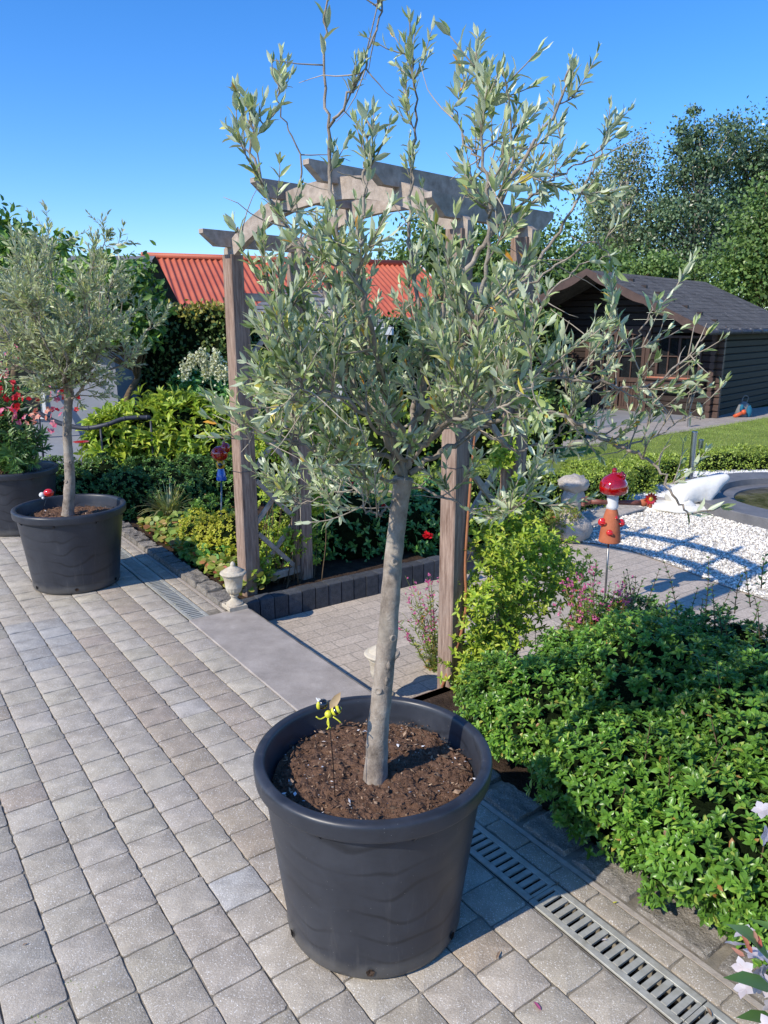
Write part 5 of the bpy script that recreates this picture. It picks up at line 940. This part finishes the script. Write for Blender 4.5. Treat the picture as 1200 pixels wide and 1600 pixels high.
m.bar(K(1.29, -.03, 1.56), K(2.71, -.03, 1.56), .08, .09); obj('door_frame', m, M['frame'], cb, smooth=False)
m = G(); m.add([K(.05, .25, zb), K(CW-.05, .25, zb), K(CW-.05, .25, 1.6), K(.05, .25, 1.6)], [(0, 1, 2, 3)]); obj('interior_shade_sheet', m, M['black'], cb, smooth=False)  # black sheet paints the unlit inside of the cabin
# tool bag by the cabin wall
q = g(1160, 652, GZ); t = thing('tool_bag', 'blue and grey tool bag with orange red tool on the path by the cabin wall', 'bag', (q[0], q[1], GZ)); c = np.array([q[0], q[1], GZ])
m = G(); m.lathe([(0,0),(.15,.0),(.17,.05),(.14,.16),(.09,.27),(.03,.31),(0,.31)], c, 14, wob=.06, sy=.7); obj('body', m, M['bagg'], t)
m = G(); m.ball(c+np.array([.07,-.1,.12]), (.055,.04,.12), 12, 8, rough=.5); m.ball(c+np.array([-.08,-.1,.19]), (.04,.03,.07), 10, 8, rough=.5); obj('pocket', m, M['bagb'], t)
m = G(); m.bar(c+np.array([-.24,-.14,.03]), c+np.array([-.08,-.16,.11]), .05, .06, ch=.01); m.ball(c+np.array([-.06,-.16,.12]), (.05,.04,.05), 10, 8); obj('tool', m, M['orangep'], t)
m = G(); m.tube(smooth_path([c+np.array([-.05,0,.3]), c+np.array([-.02,-.02,.42]), c+np.array([.06,-.02,.4]), c+np.array([.05,0,.29])], 5), .009, 6); obj('handle', m, M['bagg'], t)
# steel bollard lights
for x, y, h, lab in ((1078,752,.56,'brushed steel garden post rising in front of the lawn'),(1092,722,.28,'shorter steel garden post just behind the tall one'),(1076,668,.25,'small steel post on the lawn edge near the patio')):
    q = g(x, y, GZ); t = thing('steel_post', lab, 'garden post', (q[0], q[1], GZ), 'steel garden posts'); c = np.array([q[0], q[1], GZ]); r = .032; m = G(); m.lathe([(0,0),(r+.015,0),(r+.015,.008),(r,.01),(r,h),(0,h)], c, 24); obj('tube', m, M['steel'], t, angle=30); m = G(); m.lathe([(0,h),(r+.002,h),(r+.002,h+.02),(r-.004,h+.026),(0,h+.026)], c, 24); obj('cap', m, M['steel'], t, angle=30)
# ---------------------------------------------------------------- pond
pcx, pcy = 4.42, 7.35; t = thing('garden_pond', 'round pond with a wide dark grey stone rim at the right edge', 'pond', (pcx, pcy, GZ)); ro, ri, n, zt = 1.32, .98, 72, .11
m = G(); c = np.array([pcx, pcy, GZ]); m.lathe([(ro, -.02), (ro, zt-.006), (ro-.006, zt), (ri+.006, zt), (ri, zt-.006), (ri, .0)], c, n); obj('stone_rim', m, M['pond'], t, angle=30)
m = G(); m.lathe([(ri-.14,.0),(ri-.003,.0),(ri-.003,.04),(ri-.14,.04),(ri-.14,.0)], c, n); obj('inner_ledge', m, M['pond'], t, angle=30)
wm, nt, out = nodes('pond_water'); b = N(nt, 'ShaderNodeBsdfPrincipled', Roughness=.04); nz = N(nt, 'ShaderNodeTexNoise', Scale=7, Detail=5); tc = N(nt, 'ShaderNodeTexCoord'); nt.links.new(tc.outputs['Object'], nz.inputs[0]); nt.links.new(ramp(nt, [(.4,(.045,.04,.02)), (.65,(.16,.14,.08))], nz.outputs[0]), b.inputs['Base Color'])
bp = N(nt, 'ShaderNodeBump', Strength=.25, Distance=.02); nt.links.new(nz.outputs[0], bp.inputs['Height']); nt.links.new(bp.outputs[0], b.inputs['Normal']); nt.links.new(b.outputs[0], out.inputs[0])
m = G(); m.lathe([(0,.022),(ri-.13,.022)], c, n); obj('water', m, wm, t)
# white stone animal
def skin(name, verts, edges, radii, mat, parent, sub=2, rough=.0, fr=8):
    me = bpy.data.meshes.new(name); off = OFF[parent.name]; me.from_pydata([tuple(np.array(v)-off) for v in verts], edges, []); o = bpy.data.objects.new(name, me); C.objects.link(o); o.parent = parent; OFF[o.name] = off
    md = o.modifiers.new('skin', 'SKIN'); md.use_smooth_shade = True
    for i, r in enumerate(radii): sv = me.skin_vertices[0].data[i]; r = r if isinstance(r, tuple) else (r, r); sv.radius = r; sv.use_root = (i == 0)
    s = o.modifiers.new('sub', 'SUBSURF'); s.levels = sub; s.render_levels = sub; me.materials.append(mat); return o
q = g(1066, 795, GZ); t = thing('stone_animal', 'white stone animal statue stretching its head up over the pond rim', 'statue', (q[0], q[1], GZ)); fx = np.array([q[0], q[1], GZ])
d = nrm(np.array([1, .12, 0])); s_ = np.array([-d[1], d[0], 0]); B = lambda a, z, s=0: fx+d*a+s_*s+np.array([0, 0, z+.05])
vs = [B(-.06,.12), B(.08,.14), B(.22,.17), B(.34,.22), B(.46,.27), B(-.16,.07), B(.20,.06,-.08), B(.22,-.02,-.1), B(.20,.06,.08), B(.22,-.02,.1), B(-.06,.04,-.12), B(.06,-.02,-.15), B(-.06,.04,.12), B(.06,-.02,.15)]
skin('body', vs, [(0,1),(1,2),(2,3),(3,4),(0,5),(2,6),(6,7),(2,8),(8,9),(0,10),(10,11),(0,12),(12,13)], [(.12,.12),(.125,.12),(.105,.1),(.085,.075),(.04,.035),(.07,.05),.05,.035,.05,.035,.07,.035,.07,.035], M['wstone'], t)
m = G()


m = G(); m.ball(fx+np.array([-.02,-.05,.02]), (.42,.2,.06), 24, 12, rough=.35, fr=2.5); tag(obj('flat_rock', m, M['wstone']), 'flat pale rock lying under the white stone animal', 'rock')
# ---------------------------------------------------------------- stone mushroom planter
q = g(893, 846, GZ); t = thing('stone_mushroom', 'weathered stone mushroom ornament with succulents at its foot', 'garden ornament', (q[0], q[1], GZ)); c = np.array([q[0], q[1]+.05, GZ])
m = G(); m.lathe([(.10,0),(.15,.03),(.17,.10),(.15,.17),(.10,.22),(.07,.26),(.075,.30),(.095,.33),(.1,.37),(.085,.42),(.06,.46),(0,.46)], c, 24, wob=.08); obj('stem', m, M['gstone'], t)
m = G(); m.ball(c+np.array([0,0,.49]), (.125,.12,.075), 22, 14, rough=.22, fr=3); obj('cap', m, M['gstone'], t)
m = G(); p, nn = blob_pts([((c[0]-.09, c[1]-.08, GZ+.24), (.15,.12,.09)), ((c[0]-.16, c[1]-.04, GZ+.1), (.15,.14,.12))], 520, .3); rosettes(m, p, nn, leaf(.45), .022, 6); tag(obj('succulent_plant', m, M['redleaf']), 'reddish green succulents clinging around the stone mushroom', 'succulent')
# ---------------------------------------------------------------- clay figure with red glass cap
q = g(945, 940, -.1); fb = np.array([q[0]-.0, q[1]+.0, -.10]); Yf = fb[1]
t = thing('garden_figure', 'terracotta garden figure on a steel rod with red glass cap and outspread arms', 'garden figure', fb)
top_ = at(951, 846, Yf-.0); hx = at(951, 846, Yf); rod_top = hx+np.array([0, 0, .03]); m = G(); m.tube([fb-np.array([0,0,.05]), rod_top], .007, 12); obj('rod', m, M['dsteel'], t)
bz = hx[2]; bc = np.array([hx[0]+.005, Yf, bz]); px = Yf/1180*1.0
m = G(); m.lathe([(.066,.0),(.069,.004),(.064,.05),(.056,.11),(.046,.17),(.036,.205),(.028,.225),(.0,.235)], bc, 40); m.lathe([(.0,.01),(.060,.01),(.066,.0)], bc, 40); obj('body', m, M['terra'], t, angle=40)
m = G(); m.lathe([(.032,.214),(.037,.222),(.038,.232),(.034,.25),(.035,.285),(.04,.315),(0,.318)], bc+np.array([0,0,0]), 30, wob=.05); obj('white_collar', m, M['white'], t)
m = G(); m.lathe([(.035,.312),(.07,.312),(.085,.325),(.089,.35),(.083,.385),(.062,.415),(.035,.432),(.018,.44),(.014,.452),(.017,.462),(.010,.475),(0,.478)], bc, 44, wob=.02); cap = obj('cap', m, M['redglass'], t)
m = G()
for k in range(7): a = k*.9; m.ball(bc+np.array([.035+.02*math.cos(a), -.02+.02*math.sin(a), .43+.012*math.sin(a*2)]), .013, 10, 8)
obj('glass_drop', m, M['redglass'], cap)
for sg in (-1, 1):
    sh_ = bc+np.array([sg*.03, 0, .255]); ha = bc+np.array([sg*.175 if sg > 0 else -.135, 0, .252 if sg > 0 else .262]); m = G(); m.tube([sh_, sh_*.5+ha*.5, ha], [.014, .016, .018], 14); arm = obj('arm', m, M['terrad'], t)
    hd = np.array([sg*1., 0, .0]); m = G(); pal = ha+hd*.022; m.ball(pal, (.03, .018, .024), 14, 10, rough=.1)
    for f in range(4): a = pal+np.array([sg*.018, -.006, .018-.012*f]); m.tube(smooth_path([a, a+np.array([sg*.018, -.010, .003]), a+np.array([sg*.020, -.024, .0]), a+np.array([sg*.006, -.027, 0])], 3), [.0075]*9+[.006], 8)
    a = pal+np.array([sg*.0, -.01, .02]); m.tube(smooth_path([a, a+np.array([sg*.008, -.014, .012]), a+np.array([sg*.02, -.018, .008])], 3), .0075, 8); obj('hand', m, M['terra'] if sg > 0 else M['terrad'], arm)
for x, z, r in ((-.058,.13,.027),(.060,.125,.026),(-.018,.07,.022),(.018,.165,.014)):
    m = G(); rr = .058 if abs(x) < .05 else .02; y = -math.sqrt(max(0, (.066-.16*z)**2-x*x)) if abs(x) < .05 else -.012; m.ball(bc+np.array([x, y, z]), (r, r*.7, r), 16, 10, rough=.12); m.lathe([(r*.45,0),(r*.8,.002),(r*.8,.006),(r*.45,.008)], bc+np.array([x, y-r*.7, z-.004]), 14); obj('red_pocket', m, M['redglaze'], t)
fc = bc+np.array([.228, -.03, .285]); fl = thing('glass_flower', 'small red glass flower with orange centre held in the clay hand', 'glass flower', fc); m = G(); A = np.linspace(0, 2*math.pi, 12, endpoint=False)
m.scatter(leaf(.42, .05, -.05), [fc]*12, [(math.cos(a), -.1, math.sin(a)) for a in A], [(0, -1, 0)]*12, .044); m.scatter(leaf(.42, .05, -.05), [fc+np.array([0,-.004,0])]*12, [(math.cos(a+.26), -.25, math.sin(a+.26)) for a in A], [(0, -1, 0)]*12, .034); obj('petals', m, M['redglaze'], fl)
m = G(); m.ball(fc+np.array([0,-.008,0]), (.014,.008,.014), 14, 8); obj('centre', m, M['yelglaze'], fl); m = G(); m.tube([fc+np.array([0,.004,0]), bc+np.array([.2,-.02,.22])], .002, 6); obj('flower_stem', m, M['dsteel'], fl)
# ---------------------------------------------------------------- glass head figure in the left bed
q = g(345, 862, 0); Yg = q[1]+.0; t = thing('garden_figure', 'rod ornament with red glass head, yellow face and blue body by the left post', 'garden figure', (q[0], Yg, -.02)); b = at(346, 748, Yg); m = G(); m.tube([np.array([q[0], Yg, -.05]), b], .0055, 10); obj('rod', m, M['dsteel'], t)
m = G(); m.lathe([(.036,-.01),(.038,0),(.03,.04),(.022,.075),(0,.077)], b, 24); obj('blue_body', m, M['blueglaze'], t, angle=40)
m = G(); m.ball(b+np.array([0,0,.105]), (.034,.03,.036), 20, 12); fcx = obj('yellow_face', m, M['yelglaze'], t); m = G(); m.lathe([(0,0),(.016,0),(.018,.004),(.012,.008),(0,.01)], b+np.array([.003,-.032,.105]), 18, tilt=np.array([[1,0,0],[0,0,-1.],[0,1.,0]])); obj('eye_ring', m, M['bblack'], fcx)
m = G(); m.ball(b+np.array([-.005,0,.185]), (.062,.055,.055), 26, 16, rough=.06); m.ball(b+np.array([.04,0,.225]), (.035,.035,.04), 16, 12); m.lathe([(.014,0),(.01,.02),(.003,.04),(0,.042)], b+np.array([.03,0,.25]), 12); obj('red_glass_head', m, M['redglass'], t)
# ---------------------------------------------------------------- bee
bs = np.array([*g(524, 1246, zs), zs]); t = thing('bee_ornament', 'black and yellow metal bee on a thin wire stake in the near pot', 'garden ornament', bs); bb = at(513, 1116, bs[1]+.015)
m = G(); m.tube(smooth_path([bs-np.array([0,0,.03]), bs*.5+bb*.5+np.array([.002,0,0]), bb], 5), .0013, 6); obj('wire_stake', m, M['bblack'], t)
Rr = lambda ax_, a: np.array(Matrix.Rotation(a, 3, ax_))
m = G(); m.ball(bb, (.0095,.0095,.0105), 18, 12); obj('thorax', m, M['yellow'], t)
ac = bb+np.array([.019,.006,.007]); rot = Rr('Y', -.5); m = G(); n, mm_ = 22, 20; v = []; 
for k in range(mm_+1):
    th_ = math.pi*k/mm_
    for i in range(n): a = 2*math.pi*i/n; v.append(ac+rot@np.array([-math.cos(th_)*.0165, math.sin(th_)*math.cos(a)*.012, math.sin(th_)*math.sin(a)*.012]))
fs = [(k*n+i, k*n+(i+1) % n, (k+1)*n+(i+1) % n, (k+1)*n+i) for k in range(mm_) for i in range(n)]; m.add(v, fs, np.repeat([0 if (k//3) % 2 == 0 else 1 for k in range(mm_)], n)); obj('striped_abdomen', m, [M['yellow'], M['bblack']], t)
hc = bb+np.array([-.014,.012,.022]); m = G(); m.ball(hc, (.0135,.0135,.0135), 20, 14); obj('head', m, M['bblack'], t); m = G(); m.ball(hc+np.array([-.011,-.006,-.001]), (.006,.006,.011), 12, 10); obj('face', m, M['yellow'], t)
m = G(); m.scatter(leaf(.42,.04,.0), [bb+np.array([.003,.004,.012])], [(.55,.25,.8)], [(.2,-1,.2)], .052); wgo = obj('wing', m, M['wing'], t)
m = G(); m.scatter(leaf(.42,.04,.0), [bb+np.array([-.012,.01,.024])], [(-.75,.3,.45)], [(-.2,-1,.2)], .026); obj('wing', m, M['white'], t)
for pts in (((-.006,-.004,-.004),(-.02,-.01,-.008),(-.03,-.012,.0)),((0,-.004,-.008),(-.002,-.008,-.022),(.006,-.012,-.032)),((.012,-.002,-.006),(.024,-.004,-.014),(.032,-.004,-.022)),((0,-.006,-.006),(.002,-.012,-.026),(-.003,-.012,-.036))): m = G(); m.tube(smooth_path([bb+np.array(p) for p in pts], 4), .0018, 7); obj('leg', m, M['yellow'], t)
for sg in (-1, 1): m = G(); m.tube([hc+np.array([-.004,-.004,.01]), hc+np.array([-.006+sg*.008,-.006,.02])], .0006, 5); obj('antenna', m, M['dsteel'], t)
# ladybird on wire in the left pot
q = lp+np.array([-.2,.0,.43]); t = thing('ladybird_ornament', 'tiny red and white insect ornament on a wire in the left pot', 'garden ornament', q); h_ = at(76, 770, q[1]); m = G(); m.tube([q, h_], .0016, 6); obj('wire_stake', m, M['bblack'], t); m = G(); m.ball(h_, (.032,.026,.026), 16, 10); obj('shell', m, M['redglaze'], t); m = G(); m.ball(h_+np.array([-.04,-.01,-.012]), (.018,.016,.018), 12, 8); m.ball(h_+np.array([-.03,-.02,-.03]), .009, 8, 6); obj('head', m, M['white'], t)
q = g(128, 790, 0); h_ = at(128, 693, q[1]); t = thing('metal_poppy', 'flat red metal poppy on a stalk right of the left olive trunk', 'garden ornament', (q[0], q[1], 0)); m = G(); m.tube([np.array([q[0], q[1], -.02]), h_], .003, 6); obj('stalk', m, M['hose'], t); m = G(); m.lathe([(0,0),(.03,.006),(.06,.012),(.075,.02),(.06,.016),(.03,.012),(0,.008)], h_, 20, wob=.08); obj('petals', m, M['redglaze'], t)
# ---------------------------------------------------------------- buildings at the back
e_r = nrm(np.array([.93, .36])); e_d = np.array([e_r[1], -e_r[0]])
P1 = at(231, 402, 15.0); rl = 5.6
def Q(a, b, z): q = P1[:2]+e_r*a+e_d*b; return np.array([q[0], q[1], z])
rb = thing('red_roof_house', 'building with a red corrugated sheet roof behind the yew hedge', 'building', Q(0, 0, GZ)); zr = P1[2]; ze = zr-1.12; sd_ = 2.6
m = G(); na = int(rl/.012); v = []
aa = np.linspace(-.1, rl, na)
for sgn in (1, -1):
    v = []; rows = 5
    for i in range(rows):
        f = i/(rows-1)
        for a in aa: v.append(Q(a, sgn*sd_*f, zr+(ze-zr)*f+.018*math.sin(a*2*math.pi/.112)))
    v = np.array(v); fl_ = [(i*na+j, i*na+j+1, (i+1)*na+j+1, (i+1)*na+j) for i in range(rows-1) for j in range(na-1)]; m.add(v, fl_)
obj('roof', m, M['redroof'], rb, smooth=False)
m = G(); m.tube([Q(-.12, 0, zr+.03), Q(rl+.02, 0, zr+.03)], .06, 10); obj('ridge_cap', m, M['redroof'], rb)
m = G(); m.bar(Q(-.12, sd_+.03, ze-.06), Q(rl, sd_+.03, ze-.06), .03, .14); m.bar(Q(rl+.02, 0, zr-.05), Q(rl+.02, sd_, ze-.05), .03, .12); obj('fascia', m, M['white'], rb, smooth=False)
m = G(); cq = [Q(.2, sd_-.3, 0)[:2], Q(rl-.2, sd_-.3, 0)[:2], Q(rl-.2, -sd_+.3, 0)[:2], Q(.2, -sd_+.3, 0)[:2]]; m.prism(poly_ccw(cq), GZ, ze-.02); m.add([Q(rl-.2, sd_-.3, ze-.02), Q(rl-.2, 0, zr-.06), Q(rl-.2, -sd_+.3, ze-.02)], [(0, 1, 2)]); m.add([Q(.2, sd_-.3, ze-.02), Q(.2, -sd_+.3, ze-.02), Q(.2, 0, zr-.06)], [(0, 1, 2)]); obj('wall', m, M['wallw'], rb, smooth=False)
# white garden pavilion with slate roof
px0, px1, Yp = at(352, 508, 12.2), at(612, 508, 12.2), 12.2; cx = (px0[0]+px1[0])/2; hw = (px1[0]-px0[0])/2; ze = px0[2]-.02; pz = at(455, 446, Yp)[2]; pv = thing('garden_pavilion', 'white garden pavilion with grey slate roof behind the left side of the arch', 'pavilion', (cx, Yp+1.1, GZ)); dY = 2.2
m = G(); A_ = [np.array([cx-hw, Yp, ze]), np.array([cx+hw, Yp, ze]), np.array([cx+hw, Yp+dY, ze]), np.array([cx-hw, Yp+dY, ze])]; ap0, ap1 = np.array([cx-hw*.45, Yp+dY/2, pz]), np.array([cx+hw*.3, Yp+dY/2, pz])
def slope(a, b, c, d, rows=9):
    for i in range(rows):
        f0, f1 = i/rows, (i+1)/rows; v = [a+(d-a)*f0, b+(c-b)*f0, b+(c-b)*f1+np.array([0,0,-.012]), a+(d-a)*f1+np.array([0,0,-.012])]; m.add(v, [(0, 1, 2, 3)])
slope(A_[0], A_[1], ap1, ap0); slope(A_[1], A_[2], ap1, ap1); slope(A_[2], A_[3], ap0, ap1); slope(A_[3], A_[0], ap0, ap0); obj('roof', m, M['slate'], pv, smooth=False)
m = G()
for i in range(4): a, b = A_[i]-np.array([0,0,.07]), A_[(i+1) % 4]-np.array([0,0,.07]); m.bar(a, b, .06, .12)
obj('fascia', m, M['white'], pv, smooth=False)
for i, x in enumerate((cx-hw+.12, cx-hw*.35, cx+hw*.35, cx+hw-.12)):
    for y in (Yp+.12, Yp+dY-.12): m = G(); m.bar((x, y, GZ), (x, y, ze-.06), .11, .11, (1, 0, 0)); obj('column', m, M['white'], pv, smooth=False)
m = G(); m.bar((cx-hw+.12, Yp+dY-.1, .8), (cx+hw-.12, Yp+dY-.1, .8), .05, 1.85); obj('interior_shade_panel', m, M['hose'], pv, smooth=False)  # dark panel stands in for the shaded pavilion interior
m = G(); m.bar((cx-hw+.12, Yp+.1, .25), (cx+hw*.35, Yp+.1, .25), .04, .8); obj('balustrade', m, M['greyw'], pv, smooth=False)
# distant orange roofed house right of the red roof
o_ = at(612, 492, 21); hs_ = thing('orange_roof_house', 'small strip of orange tiled roof seen between olive branches', 'building', (o_[0], 21, GZ)); m = G(); m.add([(o_[0]-.4, 21, o_[2]-.12), (o_[0]+2.4, 21, o_[2]-.12), (o_[0]+2.2, 23, o_[2]+.35), (o_[0]-.2, 23, o_[2]+.35)], [(0, 1, 2, 3)]); obj('roof', m, M['orange'], hs_, smooth=False); m = G(); m.prism([(o_[0]-.2, 21.2), (o_[0]+2.2, 21.2), (o_[0]+2.2, 23), (o_[0]-.2, 23)], GZ, o_[2]-.14); obj('wall', m, M['wallw'], hs_, smooth=False)
# grey outbuilding at the left edge
ob = thing('grey_outbuilding', 'pale blue grey outbuilding with dark slate roof behind the left olive tree', 'building', (-5, 9.6, GZ)); x0, x1, y0, y1 = -8.0, -3.15, 9.0, 11.5; ze, zr = 1.72, 2.55
m = G(); m.prism([(x0, y0), (x1, y0), (x1, y1), (x0, y1)], GZ, ze); obj('wall', m, M['greyw'], ob, smooth=False)
m = G()
for i in range(10):
    f0, f1 = i/10, (i+1)/10; ya, yb = y0-.25+1.5*f0, y0-.25+1.5*f1; za, zb_ = ze-.05+(zr-ze)*f0, ze-.05+(zr-ze)*f1
    m.add([(x0-.2, ya, za+.02), (x1+.2, ya, za+.02), (x1+.2-.5*f1*0, yb, zb_), (x0-.2, yb, zb_), (x0-.2, ya, za), (x1+.2, ya, za)], [(0, 1, 2, 3), (4, 5, 1, 0)])
m.add([(x0-.2, y0+1.25, zr-.05), (x1+.2, y0+1.25, zr-.05), (x1+.2, y1+.25, ze-.05), (x0-.2, y1+.25, ze-.05)], [(0, 1, 2, 3)]); m.add([(x1, y0, ze-.05), (x1, y0+1.25, zr-.1), (x1, y1, ze-.05)], [(0, 1, 2)]); obj('roof', m, M['slate'], ob, smooth=False)
m = G(); m.bar((x0-.2, y0-.27, ze-.1), (x1+.2, y0-.27, ze-.1), .04, .14); obj('fascia', m, M['slate'], ob, smooth=False)
for xa in (-6.2, -4.4): m = G(); m.box((xa, y0-.01, .95), (.8, .05, .8), 0); w = obj('window', m, M['white'], ob, smooth=False); m = G(); m.box((xa, y0-.03, .95), (.68, .04, .68), 0); obj('pane', m, M['glass'], w, smooth=False)
# low grey terrace steps behind the left pot, with drooping dark hose
m = G()
for i, (y_, z_) in enumerate(((7.35, .12), (7.85, .24), (8.3, .36))): m.prism([(-6, y_), (-3.05+.1*i, y_), (-3.05+.1*i, 9.0), (-6, 9.0)], GZ-.02 if i == 0 else z_-.12, z_)
tag(obj('grey_steps', m, M['greyw'], smooth=False), 'pale blue grey steps and platform behind the left olive pot', 'steps')
hp = [at(x, y, Y) for x, y, Y in ((60,645,7.7),(90,660,7.7),(130,669,7.7),(165,664,7.7),(195,654,7.75),(235,652,7.8))]; m = G(); hpp = smooth_path(hp, 8); m.tube(hpp, .024, 10)
for i in range(4, len(hpp), 7): m.tube([hpp[i]-(hpp[i]-hpp[i-1])*.3, hpp[i]+(hpp[i]-hpp[i-1])*.3], .027, 10)
for i in (0, 22, len(hpp)-1): m.tube([hpp[i], hpp[i]*np.array([1, 1, 0])+np.array([0, 0, .1])], .012, 6)
tag(obj('dark_hose', m, M['hose']), 'thick dark hose sagging in front of the grey steps', 'hose')
# ---------------------------------------------------------------- litter on the paving
def scrap(x, y, L, mat, lab, name='fallen_leaf', tpl=LANCE, a=0.0, z=.003, w=1.0):
    q = g(x, y, z); m = G(); m.scatter(tpl, [(q[0], q[1], z+.002)], [(math.cos(a), math.sin(a), .05)], [(.1, .1, 1)], L, w); tag(obj(name, m, mat), lab, 'fallen leaf')
scrap(775,1500,.035,M['chip'],'curled brown twig leaf lying on the paver right of the pot shadow',a=1.1,w=.6)
scrap(957,1412,.018,M['golden'],'yellow leaf on the pavers right of the drain grate',a=.3)
scrap(868,1385,.024,M['chip'],'pale dry leaf at the joint of two drain grates',a=.8)
scrap(940,1470,.018,M['whitep'],'small cream scrap lying on the sunlit drain grate',a=.2)
scrap(845,1580,.03,M['mauve'],'small crushed pink blossom on the paving near the bottom edge',a=2.)
scrap(34,1478,.016,M['chip'],'tiny brown leaf on the paving at the far left bottom',a=.5)
scrap(1112,1590,.03,M['chip'],'dry orange leaf at the grate end by the bottom edge',a=1.6)
scrap(272,945,.02,M['hyd'],'pale leaf scrap on the far drain grate',a=1.)

for x, y in ((30,1185),(112,1535),(150,1558),(208,1062),(62,1600),(392,1120)):
    q = g(x, y, 0); grass_tuft('joint_weed', 'tiny green weed growing in a joint of the terrace paving', (q[0], q[1], -.006), 9, .014, M['blade'], .09, .9, 'weed')['group'] = 'weeds in the paving joints'
